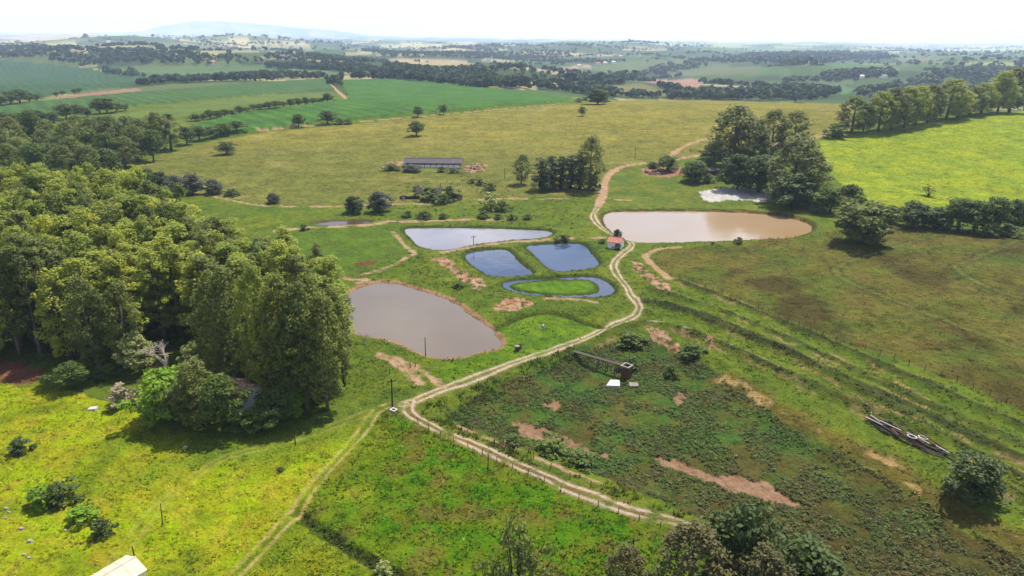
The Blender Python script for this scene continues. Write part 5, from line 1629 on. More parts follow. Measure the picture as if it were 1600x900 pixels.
def wood(name, label, poly, n, h, seed, cols=((58, 80, 44), (70, 90, 46), (52, 70, 42))):
    rng = np.random.RandomState(seed)
    W = np.array([at(*p) for p in poly])
    a, b = W.min(0), W.max(0)
    x, y = np.zeros(0), np.zeros(0)
    for _ in range(8):
        xx, yy = a[0] + rng.rand(n * 4) * (b[0] - a[0]), a[1] + rng.rand(n * 4) * (b[1] - a[1])
        px, py = project(xx, yy, h0(xx, yy))
        m = inpoly(px, py, poly)
        x, y = np.concatenate([x, xx[m]]), np.concatenate([y, yy[m]])
        if len(x) > n:
            break
    x, y = x[:n], y[:n]
    n = len(x)
    if not n:
        return
    hh = h[0] + (h[1] - h[0]) * rng.rand(n)
    sc = np.stack([hh * (0.9 + 0.4 * rng.rand(n)), hh], 1)
    t2 = np.array([lin(c) for c in cols])
    tint = t2[rng.randint(0, len(t2), n)] * 1.85 * (1 + 0.15 * rng.randn(n, 1))
    src = LO if np.hypot(x, y).mean() < 1900 else LOF
    bake([q[0] for q in src], [q[1] for q in src], np.stack([x, y, h0(x, y) - 0.3], 1), sc, rng.rand(n) * 6.28, np.clip(tint, .004, .5), name, label, 'tuft', 0.18, seed)


def along(pts, wpx):
    """a thin outline round a line of the photograph"""
    P = [np.array(p, float) for p in pts]
    return [(p[0], p[1] - wpx / 2) for p in P] + [(p[0], p[1] + wpx / 2) for p in reversed(P)]


wood('far_woods', 'hazy blue woods on the far left', [(0, 73), (100, 76), (200, 81), (320, 89), (420, 98), (330, 104), (200, 101), (130, 106), (60, 93), (0, 91)], 1100, (12, 18), 1)
wood('far_woods', 'blue wooded plateau under the distant mountain', [(130, 59), (250, 56), (380, 54), (480, 57), (530, 64), (570, 73), (480, 79), (400, 73), (250, 69), (150, 67)], 1500, (16, 26), 2)
wood('far_woods', 'dark belt of trees in the middle distance behind the cane', [(590, 115), (620, 111), (700, 119), (780, 127), (835, 131), (800, 139), (740, 138), (660, 129), (600, 121)], 320, (10, 17), 3)
wood('far_woods', 'blue hedge line left of the vivid yellow field', [(400, 104), (450, 102), (560, 106), (600, 113), (590, 118), (520, 110), (440, 108)], 220, (9, 14), 4)
wood('far_woods', 'long dark wood climbing to the far ridge', [(800, 137), (860, 130), (960, 126), (1000, 119), (1020, 110), (1070, 101), (1110, 92), (1180, 86), (1260, 84), (1330, 83), (1388, 86), (1392, 94), (1330, 96), (1260, 104), (1200, 103), (1120, 102), (1060, 112), (1020, 121), (990, 130), (900, 139), (810, 143)], 1300, (15, 25), 5)
wood('far_woods', 'dark hedge just behind the pasture crest', [(870, 142), (940, 146), (1000, 151), (1070, 150), (1100, 144), (1200, 142), (1250, 137), (1310, 145), (1290, 156), (1200, 158), (1100, 156), (1000, 154), (940, 152)], 420, (9, 14), 6)
wood('far_woods', 'dark wood right of the humped green field', [(1280, 118), (1330, 113), (1390, 111), (1402, 119), (1335, 123), (1290, 123)], 200, (10, 15), 7)
wood('far_woods', 'dark wood behind the hilltop row', [(1335, 152), (1370, 142), (1420, 128), (1480, 112), (1540, 104), (1640, 100), (1640, 136), (1540, 146), (1450, 154), (1370, 164)], 520, (12, 19), 8)
wood('far_woods', 'hedge with tall trees behind the pale green field', along([(165, 114), (200, 119), (250, 124), (300, 125), (360, 121), (420, 121), (480, 121)], 4), 150, (8, 14), 9)
wood('far_woods', 'scattered trees along the foot of the dark cane', along([(220, 133), (260, 131), (330, 128), (400, 124), (480, 121)], 3), 90, (7, 12), 10)
wood('far_woods', 'blue woods on the distant plain at the centre', [(560, 78), (650, 84), (760, 84), (860, 80), (900, 84), (850, 92), (760, 95), (680, 90), (600, 90)], 650, (10, 16), 11)
wood('far_woods', 'pale blue woods at the central horizon', [(880, 66), (980, 65), (1100, 67), (1120, 76), (1000, 80), (900, 74)], 520, (14, 22), 12)
wood('far_woods', 'pale blue woods at the right horizon', [(1330, 74), (1450, 72), (1600, 74), (1640, 82), (1600, 96), (1500, 92), (1420, 82)], 700, (12, 20), 13)
wood('far_woods', 'blue trees round the far town at the centre', [(430, 84), (560, 92), (600, 96), (560, 100), (460, 98), (400, 92)], 360, (9, 14), 14)
wood('far_woods', 'scattered trees on the farmland right of the centre', [(740, 105), (840, 108), (930, 112), (1000, 122), (900, 132), (800, 122), (760, 112)], 150, (7, 13), 15)
wood('far_woods', 'trees round the farm on the right slope', along([(1225, 128), (1260, 125), (1300, 126), (1340, 125)], 5), 60, (7, 12), 16)
wood('far_woods', 'thin hedge across the pale plain beyond the vivid field', along([(600, 104), (660, 108), (700, 112), (760, 109), (820, 106)], 3), 100, (8, 12), 17)
wood('far_woods', 'scattered trees all over the hazy plain', [(-60, 66), (400, 62), (900, 66), (1660, 74), (1660, 110), (1400, 106), (1000, 98), (700, 106), (400, 104), (-60, 90)], 1800, (8, 16), 18)

def far_hedges(label, r0, r1, nl, seed):
    rng = np.random.RandomState(seed)
    xs, ys = [], []
    for k in range(nl):
        r = r0 * (r1 / r0) ** rng.rand()
        a = R(rng.uniform(-39, 39))
        cx_, cy_ = r * math.sin(a), r * math.cos(a)
        th = rng.choice([0.5, 0.5 + math.pi / 2, 0.1, -0.3]) + 0.12 * rng.randn()
        L = rng.uniform(60, 330) * (1 if r < 3000 else 1.7)
        n = int(L / rng.uniform(6, 12))
        t = rng.rand(n) - .5
        xs.append(cx_ + math.cos(th) * L * t + rng.randn(n) * rng.uniform(2, 9))
        ys.append(cy_ + math.sin(th) * L * t + rng.randn(n) * rng.uniform(2, 9))
    x, y = np.concatenate(xs), np.concatenate(ys)
    px, py = project(x, y, h0(x, y))
    m = y > 0
    for nm, lab, P in [(f[1], f[0], f[2]) for f in FIELDS] + [('c', 'c', q[1]) for q in CANE_PX]:
        m &= ~inpoly(px, py, P)
    x, y = x[m], y[m]
    n = len(x)
    hh = 6 + 9 * rng.rand(n)
    t2 = np.array([lin(c) for c in ((58, 80, 44), (70, 90, 46), (52, 70, 42))])
    tint = t2[rng.randint(0, 3, n)] * 1.85 * (1 + .15 * rng.randn(n, 1))
    src = LO if r0 < 2000 else LOF
    bake([q[0] for q in src], [q[1] for q in src], np.stack([x, y, h0(x, y) - .3], 1), np.stack([hh * (.9 + .5 * rng.rand(n)), hh], 1), rng.rand(n) * 6.28, np.clip(tint, .004, .5), 'far_hedges', label, 'tuft', .18, seed)


far_hedges('scattered hedges and copses of the middle distance', 1050, 2600, 62, 31)
far_hedges('faint blue hedges and copses of the far plain', 2400, 7000, 130, 32)

# ------------------------------------------------------------------ buildings and other things people made
def gable(e, L, D, eave, ridge, over, wall='white', roof='tile', base=0.4, sheets=None, thick=0.12):
    """gable house: ridge along local x, length L, depth D"""
    mb = MB()
    t = 0.18
    mb.prism([(-L / 2, -D / 2, -base), (L / 2, -D / 2, -base), (L / 2, -D / 2 + t, -base), (-L / 2, -D / 2 + t, -base)], [(-L / 2, -D / 2, eave), (L / 2, -D / 2, eave), (L / 2, -D / 2 + t, eave), (-L / 2, -D / 2 + t, eave)])
    mb.prism([(-L / 2, D / 2 - t, -base), (L / 2, D / 2 - t, -base), (L / 2, D / 2, -base), (-L / 2, D / 2, -base)], [(-L / 2, D / 2 - t, eave), (L / 2, D / 2 - t, eave), (L / 2, D / 2, eave), (-L / 2, D / 2, eave)])
    for s in (-1, 1):
        x0, x1 = s * (L / 2 - t) if s > 0 else -L / 2, s * L / 2 if s > 0 else -L / 2 + t
        prof = [(-D / 2 + t + .003, -base), (D / 2 - t - .003, -base), (D / 2 - t - .003, eave), (0, ridge - 0.05), (-D / 2 + t + .003, eave)]
        mb.prism([(x0, a, b) for a, b in prof], [(x1, a, b) for a, b in prof])
    mb.build('wall', wall, e)
    for s in (-1, 1):
        rb = MB()
        y0, z0 = s * (D / 2 + over), eave - over * (ridge - eave) / (D / 2)
        n = sheets or 1
        rp = rb
        dx = (L + 2 * over) / n
        for i in range(n):
            a, b = -L / 2 - over + i * dx, -L / 2 - over + (i + 1) * dx - (0.02 if n > 1 else 0)
            up = 0.0 if i % 2 == 0 else 0.035
            lo = [(a, y0, z0 + up), (b, y0, z0 + up), (b, 0, ridge + up), (a, 0, ridge + up)]
            hi = [(p[0], p[1], p[2] + thick) for p in lo]
            rp.prism(lo, hi)
        rp.build('roof_slope', roof, e)
    rc = MB()
    rc.prism([(-L / 2 - over, -.14, ridge + .02), (L / 2 + over, -.14, ridge + .02), (L / 2 + over, .14, ridge + .02), (-L / 2 - over, .14, ridge + .02)], [(-L / 2 - over, -.05, ridge + thick + .14), (L / 2 + over, -.05, ridge + thick + .14), (L / 2 + over, .05, ridge + thick + .14), (-L / 2 - over, .05, ridge + thick + .14)])
    rc.build('ridge_cap', roof, e)


def opening(e, name, c, d, mat='black', frame=None):
    mb = MB()
    mb.box(c, d)
    o = mb.build(name, mat, e)
    if frame:
        fb = MB()
        x, y, z = d[0] / 2, d[1] / 2 + 0.02, d[2] / 2
        ax = 0 if d[0] > d[1] else 1
        for s in (-1, 1):
            q = [c[0], c[1], c[2]]
            q[ax] += s * (d[ax] / 2 + .05)
            fb.box(q, (0.1 if ax == 0 else d[0] + .05, 0.1 if ax == 1 else d[1] + .05, d[2] + .2))
            fb.box((c[0], c[1], c[2] + s * (z + .05)), (d[0] - .004 if ax == 0 else d[0] + .04, d[1] - .004 if ax == 1 else d[1] + .04, 0.1))
        fb.build('frame', frame, o)


def spot(px, py):
    X, Y = at(px, py)
    return X, Y, tz(X, Y)


# the red-roofed white hut between the ponds
X, Y, Z = spot(962, 386)
hut = empty('hut', (X, Y, Z), R(-24), 'small white hut with a pink-red tiled roof between the ponds', 'hut')
gable(hut, 4.6, 4.6, 2.4, 3.6, 0.3, 'white', 'tile', sheets=9)
opening(hut, 'door', (-2.31, -0.9, 1.0), (0.06, 0.9, 2.0), 'black', 'white')
opening(hut, 'window', (0.9, -2.32, 1.5), (0.9, 0.06, 0.8), 'black', 'white')

# the long barn on the tan pasture
X, Y, Z = spot(677, 262)
k = depth(X, Y, Z) / F
Lb = 88 * k
barn = empty('long_barn', (X, Y + 4, Z), R(1.0), 'long low barn with a dark roof and white half wall on the tan pasture', 'barn')
mb = MB()
mb.box((0, -4.0, 0.65), (Lb * .97, 0.2, 1.9))
mb.box((0, 4.0, 0.65), (Lb * .97, 0.2, 1.9))
mb.build('half_wall', 'white', barn)
for s in (-1, 1):
    mb = MB()
    pr = [(-3.88, -.4), (3.88, -.4), (3.88, 2.7), (0, 4.3), (-3.88, 2.7)]
    x0, x1 = s * Lb * .485 - .12, s * Lb * .485 + .12
    mb.prism([(x0, a, b) for a, b in pr], [(x1, a, b) for a, b in pr])
    mb.build('end_wall', 'dirtywall', barn)
for i in range(10):
    for yy in (-3.98, 3.98):
        mb = MB()
        mb.box((-Lb * .47 + i * Lb * .94 / 9, yy, 1.3), (0.26, 0.26, 3.2))
        mb.build('post', 'post', barn)
for s in (-1, 1):
    slope = MB()
    n = 22
    dx = (Lb + 1.6) / n
    for i in range(n):
        a, b = -Lb / 2 - .8 + i * dx, -Lb / 2 - .8 + (i + 1) * dx - .04
        up = 0.05 * (i % 2)
        lo = [(a, s * 4.9, 2.45 + up), (b, s * 4.9, 2.45 + up), (b, 0, 4.5 + up), (a, 0, 4.5 + up)]
        slope.prism(lo, [(p[0], p[1], p[2] + .12) for p in lo])
    slope.build('roof_slope', 'asbestos', barn)
mb = MB()
mb.box((0, 0, 4.66), (Lb + 1.6, .5, .14))
mb.build('ridge_cap', 'asbestos', barn)


def ruin(px, py, rz, L, h, label, mat='dirtywall', seed=0, t=0.3):
    X, Y, Z = spot(px, py)
    rng = random.Random(seed)
    e = empty('ruined_wall', (X, Y, Z), R(rz), label, 'wall')
    mb = MB()
    n = 7
    xs = [-L / 2 + L * i / n for i in range(n + 1)]
    hs = [h * rng.uniform(0.55, 1.05) for _ in range(n + 1)]
    bot = [(x, -.3) for x in xs]
    pr = [(xs[0], -.3), (xs[-1], -.3)] + [(xs[i], hs[i]) for i in range(n, -1, -1)]
    mb.prism([(a, -t / 2, b) for a, b in pr], [(a, t / 2, b) for a, b in pr])
    mb.build('masonry', mat, e)
    cb = MB()
    for i in range(6):
        s = rng.uniform(.2, .5)
        cb.box((rng.uniform(-L / 2, L / 2), rng.choice((-1, 1)) * rng.uniform(.4, 1.0), s * .2), (s * 1.4, s, s * .8), rng.random() * 3)
    cb.build('fallen_block', 'rubble', e)


ruin(640, 311, 4, 9, 1.7, 'low dark ruined wall at the left of the overgrown ruins', 'scrap', 1)
ruin(630, 313, 70, 3, 1.9, 'pale broken wall end at the left of the overgrown ruins', 'rubble', 2)
ruin(655, 302, 10, 3.4, 4.6, 'tall pale wall stump in the overgrown ruins', 'dirtywall', 3)
ruin(685, 305, 55, 4.2, 5.4, 'tallest cream wall in the middle of the overgrown ruins', 'dirtywall', 4)
ruin(713, 310, 2, 5.5, 2.2, 'dark wall piece at the right of the overgrown ruins', 'scrap', 5)
ruin(718, 313, 60, 3.2, 2.6, 'pink broken wall end at the right of the overgrown ruins', 'rubble', 6)
ruin(1008, 269, 80, 4, 2.4, 'pink wall stump at the left of the roadside ruins', 'rubble', 7)
ruin(1022, 273, 5, 6, 1.6, 'low pale wall across the front of the roadside ruins', 'dirtywall', 8)
ruin(1036, 269, 75, 4, 1.9, 'dark red wall piece in the middle of the roadside ruins', 'brick', 9)
ruin(1050, 266, 5, 7, 1.8, 'pale wall under the round tree of the roadside ruins', 'dirtywall', 10)
ruin(1063, 272, 70, 4.5, 2.6, 'pink wall end at the right of the roadside ruins', 'rubble', 11)


def heap(name, px, py, wd, ht, n, mat, label, cat, seed=0, flat=0.5):
    X, Y, Z = spot(px, py)
    rng = random.Random(seed)
    e = empty(name, (X, Y, Z), 0, label, cat)
    for i in range(n):
        s = rng.uniform(.18, .5) * wd * .35
        a, r = rng.random() * 6.28, wd * .5 * math.sqrt(rng.random())
        mb = MB()
        k = 5
        z0 = ht * (1 - r / (wd * .55)) * rng.random() * .6
        ring = [(s * rng.uniform(.7, 1.1) * math.cos(6.283 * j / k), s * rng.uniform(.7, 1.1) * math.sin(6.283 * j / k)) for j in range(k)]
        mb.prism([(r * math.cos(a) + p, r * math.sin(a) + q, z0 - .1) for p, q in ring], [(r * math.cos(a) + p * .7, r * math.sin(a) + q * .7, z0 + s * flat) for p, q in ring])
        mb.build('block', mat if isinstance(mat, str) else rng.choice(mat), e)
    return e


heap('rubble_heap', 742, 263, 9, 1.5, 26, ['rubble', 'rubble', 'dirtywall', 'brick'], 'pink rubble heap off the right end of the long barn', 'rubble', 1)
heap('rubble_heap', 605, 262, 6, 0.8, 14, ['rubble', 'dirtywall'], 'pale rubble off the left end of the long barn', 'rubble', 2)
heap('rubble_heap', 663, 271, 2.4, 0.7, 8, ['steel', 'conc', 'dirtywall'], 'small grey heap in front of the long barn', 'rubble', 3)
heap('rubble_heap', 729, 270, 5, .6, 10, ['dirtywall', 'rubble'], 'scattered pale blocks in front of the barn right end', 'rubble', 4)
heap('rubble_heap', 1034, 271, 5, .7, 14, ['rubble', 'dirtywall', 'brick'], 'broken masonry heaped inside the roadside ruins', 'rubble', 5)
heap('debris_pile', 849, 511, 2.3, .8, 11, ['conc', 'steel', 'pipe', 'rubble'], 'grey and pink debris pile on the grass inside the pond bend', 'debris', 6)
heap('debris_pile', 611, 630, 1.3, .35, 6, ['conc', 'stone'], 'small pale debris behind the crossing utility pole', 'debris', 7)
heap('debris_pile', 557, 547, .9, .3, 5, ['conc', 'rubble'], 'small pale debris on the grass below the leafless pond tree', 'debris', 8)

# grey hut under the grove
X, Y, Z = spot(1114, 272)
h2 = empty('shed', (X, Y, Z), R(8), 'small grey-roofed shed half hidden under the grove', 'shed')
gable(h2, 5, 4, 2.3, 3.3, .5, 'brick', 'asbestos', sheets=6)
opening(h2, 'door', (-.6, -2.02, 1.0), (1.2, .06, 1.9), 'black', 'wood')

# house hidden under the trees of the plantation corner
X, Y, Z = spot(372, 632)
h3 = empty('house', (X, Y, Z), R(-28), 'abandoned white house with broken tiles hidden under the plantation trees', 'house')
gable(h3, 9, 7, 3.4, 5.3, .5, 'white', 'oldtile', sheets=12)
opening(h3, 'window', (-2.0, -3.52, 1.9), (1.4, .06, 1.3), 'black', 'white')
opening(h3, 'door', (1.2, -3.52, 1.1), (1.1, .06, 2.2), 'black', 'white')
opening(h3, 'window', (-4.52, .3, 1.9), (.06, 1.4, 1.3), 'black', 'white')

# pale shed cut by the lower edge
P1 = np.array(at_plane(209, 871, 3.0))
P2 = np.array(at_plane(172, 893, 3.0))
dv_ = (P2 - P1) / np.linalg.norm(P2 - P1)
Ls = 11.0
cS = P1 + dv_ * Ls / 2
h4 = empty('shed', (cS[0], cS[1], tz(*cS)), math.atan2(dv_[1], dv_[0]), 'pale tin-roofed shed cut by the lower edge of the sunlit meadow', 'shed')
gable(h4, Ls, 4.6, 2.1, 2.95, .25, 'white', 'paleroof', sheets=12, thick=.06)
opening(h4, 'window', (-Ls / 2 + 1.4, 2.32, 1.2), (1.0, .06, .8), 'black', 'wood')
opening(h4, 'door', (-Ls / 2 + 4.0, 2.32, 1.0), (1.0, .06, 1.9), 'wood', 'wood')

# walkway and brick intake tower in the weedy basin
A = at_plane(897, 549, 0.4)
B = at_plane(974, 571, 0.9)
dirv = B - A
Lw = float(np.linalg.norm(dirv))
wa = math.atan2(dirv[1], dirv[0])
wk = empty('walkway', (A[0], A[1], 0), wa, 'narrow grey plank walkway on posts leading to the brick tower', 'walkway')
n = 26
pm = MB()
pm.box((0, 0, 0), (Lw / n - .06, 1.0, .06))
pmesh = pm.mesh('plank', 'wood')
for i in range(n):
    o = link('plank', pmesh, wk)
    t = (i + .5) / n
    o.location = (Lw * t, 0.02 * math.sin(i * 2.1), .45 + .5 * t)
    o.rotation_euler = (0, 0, .03 * math.sin(i * 5.1))
for s in (-.42, .42):
    mb = MB()
    mb.tube([(0, s, .34), (Lw, s, .84)], .09, 6)
    mb.build('beam', 'wood', wk)
for t in (.3, .5, .68, .86):
    for s in (-.42, .42):
        mb = MB()
        z0 = tz(A[0] + dirv[0] * t, A[1] + dirv[1] * t) - .3
        mb.tube([(Lw * t, s, z0), (Lw * t, s, .34 + .5 * t)], .1, 6)
        mb.build('post', 'post', wk)
mb = MB()
mb.tube([(Lw * .35, .48, 1.35), (Lw * .98, .48, 1.75)], .035, 5)
mb.build('handrail', 'steel', wk)
for t in (.36, .56, .76, .97):
    mb = MB()
    mb.tube([(Lw * t, .48, .47 + .5 * t), (Lw * t, .48, 1.35 + .4 * (t - .35) / .63)], .03, 5)
    mb.build('rail_post', 'steel', wk)
TX, TY = A + dirv * (1 + 0.9 / Lw)
zb = tz(TX, TY)
tw = empty('brick_tower', (TX, TY, zb), wa, 'short brick intake tower with a pale concrete rim in the weeds', 'tower')
mb = MB()
hh = 1.0 - zb
for a, b, dx, dy in ((-.75, 0, .25, 1.75), (.75, 0, .25, 1.75), (0, -.75, 1.246, .25), (0, .75, 1.246, .25)):
    mb.box((a, b, hh / 2 - .2), (dx, dy, hh + .4))
mb.build('shaft', 'brick', tw)
for k2 in range(9):
    mb = MB()
    zz = .15 + k2 * (hh - .3) / 9
    mb.box((0, -.885, zz), (1.7, .03, .17))
    mb.build('brick_course', 'brick', tw)
    mb = MB()
    mb.box((-.885, 0, zz + .03), (.03, 1.7, .17))
    mb.build('brick_course', 'brick', tw)
mb = MB()
for a, b, dx, dy in ((-.9, 0, .4, 2.2), (.9, 0, .4, 2.2), (0, -.9, 1.396, .4), (0, .9, 1.396, .4)):
    mb.box((a, b, hh + .14), (dx, dy, .28))
mb.build('rim', 'conc', tw)
X, Y, Z = spot(959, 590)
mb = MB()
mb.prism([(-1.7, -1.0, -.4), (1.3, -1.2, -.4), (1.5, 1.3, -.4), (-.5, 1.4, -.4)], [(-1.7, -1.0, .55), (1.3, -1.2, .55), (1.5, 1.3, .75), (-.5, 1.4, .75)])
o = mb.build('concrete_slab', 'lime', None, label='bright white concrete slab at the foot of the brick tower', category='slab')
o.location = (X, Y, Z)
X, Y, Z = spot(991, 591)
mb = MB()
mb.prism([(-1.0, -.7, -.4), (1.2, -.5, -.4), (.9, .9, -.4), (-.9, 1.0, -.4)], [(-1.0, -.7, .4), (1.2, -.5, .35), (.9, .9, .5), (-.9, 1.0, .55)])
o = mb.build('concrete_slab', 'conc', None, label='tan concrete slab on the far side of the brick tower', category='slab')
o.location = (X, Y, Z)

# long heap of scrap
A, B = np.array(at(1352, 655)), np.array(at(1496, 724))
d = B - A
Lp = float(np.linalg.norm(d))
c = (A + B) / 2
sc_ = empty('scrap_heap', (c[0], c[1], tz(*c)), math.atan2(d[1], d[0]), 'long heap of dark scrap timber and pale pipes in the grass', 'scrap heap')
rng = random.Random(4)
for i in range(70):
    L_ = rng.uniform(1.6, 6)
    x = rng.uniform(-Lp / 2 + L_ / 2, Lp / 2 - L_ / 2)
    mb = MB()
    y_, z_ = rng.gauss(0, .8), abs(rng.gauss(.15, .3))
    a = rng.gauss(0, .2)
    mb.box((0, 0, 0), (L_, rng.uniform(.08, .26), rng.uniform(.08, .2)), 0)
    o = mb.build('beam', rng.choice(['scrap', 'scrap', 'post', 'brick']), sc_)
    o.location = (x, y_, z_)
    o.rotation_euler = (rng.gauss(0, .3), rng.gauss(0, .06), a)
for x0, x1, y0, y1, zz in ((-.47, -.33, .5, -.1, .9), (-.33, -.1, -.1, .1, 1.0), (-.48, -.28, -.9, -.7, .8), (.08, .2, .3, .1, 1.0), (.26, .40, .35, .2, 1.0), (-.05, .07, .4, .5, .9)):
    mb = MB()
    mb.tube([(x0 * Lp, y0, zz), (x1 * Lp, y1, zz - .1)], .09, 6)
    mb.build('pipe', 'pipe', sc_)
for xx, yy in ((.03, -.3), (.1, 1.2)):
    mb = MB()
    mb.tube([(xx * Lp + .8 * math.cos(q * math.pi / 6), yy + .55 * math.sin(q * math.pi / 6), .95) for q in range(13)], .1, 6, False)
    mb.build('hoop', 'pipe', sc_)

# concrete well, white frame, sheet
X, Y, Z = spot(808, 548)
e = empty('well', (X, Y, Z), R(15), 'small dark concrete well box on the grass by the grey pond', 'well')
mb = MB()
mb.box((0, 0, .5), (.9, .8, 1.3))
mb.build('box', 'steel', e)
mb = MB()
mb.box((0, 0, 1.22), (1.1, 1.0, .14))
mb.build('lid', 'conc', e)
X, Y, Z = spot(614, 635)
X2, Y2, Z2 = spot(615, 637)
mb = MB()
for a, b, dx, dy in ((-.55, 0, .25, 1.1), (.55, 0, .25, 1.1), (0, -.43, .85, .24), (0, .43, .85, .24)):
    mb.box((a, b, .18), (dx, dy, .32))
o = mb.build('box_frame', 'lime', None, label='small white square frame lying at the foot of the crossing pole', category='frame')
X, Y, Z = spot(615, 641)
o.location, o.rotation_euler = (X, Y, Z), (0, 0, R(-35))
X, Y, Z = spot(145, 640)
mb = MB()
mb.prism([(-.9, -.5, 0), (.8, -.4, 0), (1.0, .5, 0), (-.7, .6, 0)], [(-.8, -.4, .25), (.7, -.3, .32), (.9, .4, .5), (-.6, .5, .35)])
o = mb.build('plastic_sheet', 'lime', None, label='crumpled white sheet on the meadow left of the dry bush', category='sheet')
o.location = (X, Y, Z)
for i, (px, py, s) in enumerate(((10, 795, .5), (14, 801, .35), (34, 827, .55), (47, 847, .6), (9, 810, .3), (38, 868, .4), (46, 873, .35), (102, 830, .4), (290, 700, .5))):
    X, Y, Z = spot(px, py)
    rng = random.Random(i)
    mb = MB()
    ring = [(s * rng.uniform(.7, 1.2) * math.cos(6.283 * j / 7), s * rng.uniform(.6, 1) * math.sin(6.283 * j / 7)) for j in range(7)]
    mb.prism([(a, b, -.1) for a, b in ring], [(a * .6, b * .6, s * .55) for a, b in ring])
    o = mb.build('stone', 'stone', None, label=('pale stone lying in the grass at the left edge of the meadow' if i < 7 else ('pale stone below the small dark meadow bush', 'pale stone alone in the upper sunlit meadow')[i - 7]), category='stone', group='pale stones in the meadow' if i < 7 else None)
    o.location = (X, Y, Z)

# poles
def pole(px, py, ptx, pty, label, arm=False, r=.13, mat='post', cat='pole', name=None):
    X, Y, Z = spot(px, py)
    zt = top_z(X, Y, pty)
    k = depth(X, Y, Z) / F
    lean = (ptx - px) * k
    e = empty(name or ('utility_pole' if arm else 'wooden_pole'), (X, Y, Z), 0, label, cat)
    h = zt - Z
    # straight up leans a little in the picture already; add only the rest
    mb = MB()
    mb.tube([(0, 0, -.5), (lean, 0, h)], [r, r * .7], 8)
    mb.build('shaft', mat, e)
    if arm:
        mb = MB()
        mb.box((lean * .95, 0, h - .5), (1.9, .14, .16), R(20))
        mb.build('crossarm', mat, e)
        mb = MB()
        mb.box((lean * .9, 0, h - 1.5), (.16, .14, .16), R(20))
        mb.build('bracket', 'steel', e)
        for s in (-.8, 0, .8):
            mb = MB()
            ca, sa = math.cos(R(20)) * s, math.sin(R(20)) * s
            mb.tube([(lean * .95 + ca, sa, h - .42), (lean * .95 + ca, sa, h - .2)], [.06, .04], 6)
            mb.build('insulator', 'conc', e)
    return e


pole(613, 636, 614, 592, 'tall utility pole with a crossarm at the track crossing', True, .17)
pole(665, 557, 665, 527, 'bare pole on the near bank of the grey pond', False, .12)
pole(740, 384, 740, 368, 'utility pole on the bank between the upper and small blue pond', True, .14)
pole(725, 416, 725, 405, 'thin pole left of the small blue pond', False, .08)
pole(762, 738, 763, 709, 'bare pole beside the rutted track', False, .11)
pole(988, 868, 988, 841, 'utility pole with crossarm near the lower edge trees', True, .13)
pole(254, 821, 257, 787, 'leaning thin pole in the sunlit meadow', False, .08)
pole(211, 872, 210, 853, 'short dark pole behind the tin-roofed shed', False, .1)
pole(462, 696, 462, 668, 'thin pole below the plantation corner', False, .09)
pole(992, 248, 992, 229, 'thin distant pole on the tan pasture above the road', False, .13)
pole(1079, 237, 1079, 226, 'thin distant pole by the hill track', False, .13)
pole(788, 279, 789, 262, 'thin distant pole right of the barn', False, .13)
pole(909, 170, 909, 160, 'thin distant pole behind the tiny lone tree', False, .2)
pole(1301, 205, 1301, 190, 'thin pole in the bush at the hilltop row', False, .13)
pole(1134, 544, 1134, 537, 'short white marker post on the far dike', False, .1, 'lime', 'post', 'marker_post')
pole(872, 722, 872, 715, 'short white marker post beside the near dike strip', False, .08, 'lime', 'post', 'marker_post')
pole(872, 568 - 20, 872, 541, 'short dark marker post beside the basin road', False, .07, 'post', 'post', 'marker_post')
pole(622, 577, 622, 571, 'short post on the washed-out strip by the grey pond', False, .09, 'post', 'post', 'fence_post')
pole(641, 574, 641, 566, 'thick post beside the pale wash by the grey pond', False, .13, 'post', 'post', 'fence_post')
pole(649, 574, 649, 567, 'right one of two posts beside the pale wash', False, .1, 'post', 'post', 'fence_post')
pole(609, 583, 609, 576, 'short dark post on the green slope above the crossing', False, .1, 'post', 'post', 'fence_post')
pole(758, 552, 758, 547, 'short post on the near shore of the grey pond', False, .1, 'post', 'post', 'fence_post')

# fences
PM = MB()
PM.tube([(0, 0, -.3), (0.02, 0.01, 1.25)], [.075, .065], 6)
PMESH = PM.mesh('post', 'post')


def fence(pts, gap, label, hgt=1.0):
    L = np.array([at(*p) for p in smooth(pts, 6)])
    seg = np.hypot(*(np.diff(L, axis=0).T))
    cum = np.concatenate([[0], np.cumsum(seg)])
    n = int(cum[-1] / gap)
    s = np.linspace(0, cum[-1], n + 1)
    X, Y = np.interp(s, cum, L[:, 0]), np.interp(s, cum, L[:, 1])
    Zs = terrain(X, Y)
    e = empty('wire_fence', (X[0], Y[0], Zs[0]), 0, label, 'fence')
    rng = random.Random(n)
    for i in range(n + 1):
        o = link('post', PMESH, e)
        o.location = (X[i] - X[0], Y[i] - Y[0], Zs[i] - Zs[0])
        o.rotation_euler = (rng.gauss(0, .05), rng.gauss(0, .05), rng.random() * 6)
        o.scale = (.9, .9, hgt * rng.uniform(.85, 1.1))
    for hgt_ in (.45, .8, 1.12):
        mb = MB()
        mb.tube([(X[i] - X[0], Y[i] - Y[0], Zs[i] - Zs[0] + hgt_ * hgt) for i in range(n + 1)], .012, 3, False)
        mb.build('wire', 'steel', e)


fence([(652, 660), (700, 687), (740, 704), (773, 720), (850, 756), (911, 783), (990, 810), (1032, 824)], 3.2, 'wire fence on the meadow side of the rutted track')
fence([(745, 684), (780, 698), (850, 728), (913, 757), (960, 772)], 4.0, 'wire fence between the rutted track and the near dike')
fence([(1048, 432), (1079, 442), (1111, 455), (1147, 470), (1200, 493), (1280, 526), (1364, 550), (1406, 566), (1497, 598), (1600, 642)], 3.4, 'long wire fence along the lower side of the brown pasture', 1.15)
fence([(1006, 398), (1020, 390), (1040, 385), (1090, 383), (1150, 380), (1250, 372), (1305, 366)], 3.6, 'wire fence between the brown pond and the pasture', 1.15)

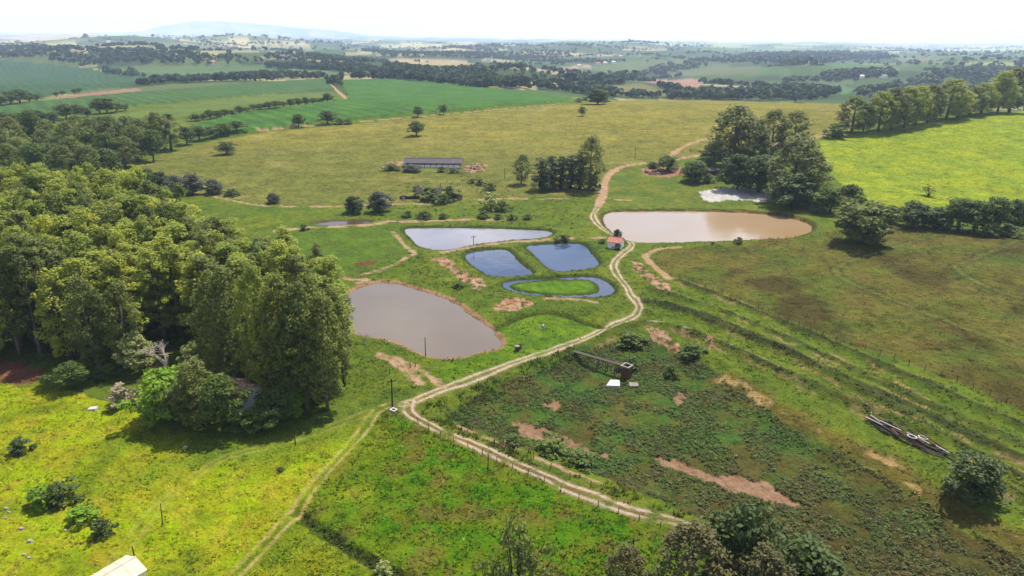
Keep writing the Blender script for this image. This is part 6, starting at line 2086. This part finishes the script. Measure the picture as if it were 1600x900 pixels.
# far houses and a mast
FH = [(30, 66), (60, 64), (95, 67), (120, 66), (150, 68), (170, 67), (200, 70), (235, 68), (255, 69), (280, 70), (290, 70), (300, 71), (315, 70), (330, 71), (345, 71), (355, 72), (368, 71), (380, 72), (420, 73), (440, 72), (455, 74), (470, 73), (420, 91), (443, 91), (455, 92), (520, 92), (610, 78), (640, 76), (690, 82), (700, 81), (712, 83), (725, 82), (740, 85), (762, 97), (765, 95), (880, 88), (900, 90), (915, 89), (930, 88), (945, 91), (960, 87), (970, 89), (985, 86), (1000, 88), (330, 101), (325, 100), (345, 124), (935, 101), (945, 100), (958, 99), (905, 104), (880, 115), (1322, 122), (1345, 122), (1380, 122), (1425, 96), (1440, 97), (1235, 85), (1335, 75), (1540, 88)]
hm = MB()
for s in (0,):
    hm.prism([(-.5, -.4, -.1), (.5, -.4, -.1), (.5, .4, -.1), (-.5, .4, -.1)], [(-.5, -.4, .42), (.5, -.4, .42), (.5, .4, .42), (-.5, .4, .42)])
HW = hm.mesh('wall', 'white')
hm = MB()
for s in (-1, 1):
    lo = [(-.55, s * .48, .38), (.55, s * .48, .38), (.55, 0, .68), (-.55, 0, .68)]
    hm.prism(lo, [(a, b, c_ + .04) for a, b, c_ in lo])
HR = [hm.mesh('roof', 'tile'), hm.mesh('roof', 'paleroof'), hm.mesh('roof', 'conc')]
rng = random.Random(9)
for i, (px, py) in enumerate(FH):
    X, Y = at(px, py)
    s = rng.uniform(.9, 1.6) * min(30, max(12, 3.2 * math.hypot(X, Y) / F))
    e = empty('house', (X, Y, float(h0(np.array([X]), np.array([Y]))[0])), rng.uniform(-.6, .6), 'tiny pale house in the hazy distance', 'house', 'houses in the hazy distance', (s, s * .8, s * .8))
    link('wall', HW, e)
    link('roof', rng.choice(HR), e)
X, Y = at(353, 60)
e = empty('radio_mast', (X, Y, float(h0(np.array([X]), np.array([Y]))[0])), 0, 'thin radio mast on the skyline below the distant mountain', 'mast')
hM = top_z(X, Y, 41) - float(h0(np.array([X]), np.array([Y]))[0])
mb = MB()
mb.tube([(0, 0, 0), (0, 0, hM)], [hM * .015, hM * .006], 4)
mb.build('lattice', 'steel', e)

# ------------------------------------------------------------------ the air between
hz = bpy.data.meshes.new('haze')
b_ = MB()
b_.box((0, 0, (-90 + 660) / 2), (61000, 61000, 660 + 90))
hz = b_.mesh('haze', M['ground'])
hz.materials.clear()
hm_ = bpy.data.materials.new('haze')
hm_.use_nodes = True
t = hm_.node_tree
t.nodes.remove(t.nodes['Principled BSDF'])
pv = t.nodes.new('ShaderNodeVolumePrincipled')
pv.inputs['Color'].default_value = (0.60, 0.73, 1.0, 1)
pv.inputs['Density'].default_value = 0.000078
pv.inputs['Anisotropy'].default_value = 0.1
t.links.new(pv.outputs[0], t.nodes['Material Output'].inputs['Volume'])
hz.materials.append(hm_)
link('haze', hz, None, kind='stuff', label='pale blue haze over the far farmland')
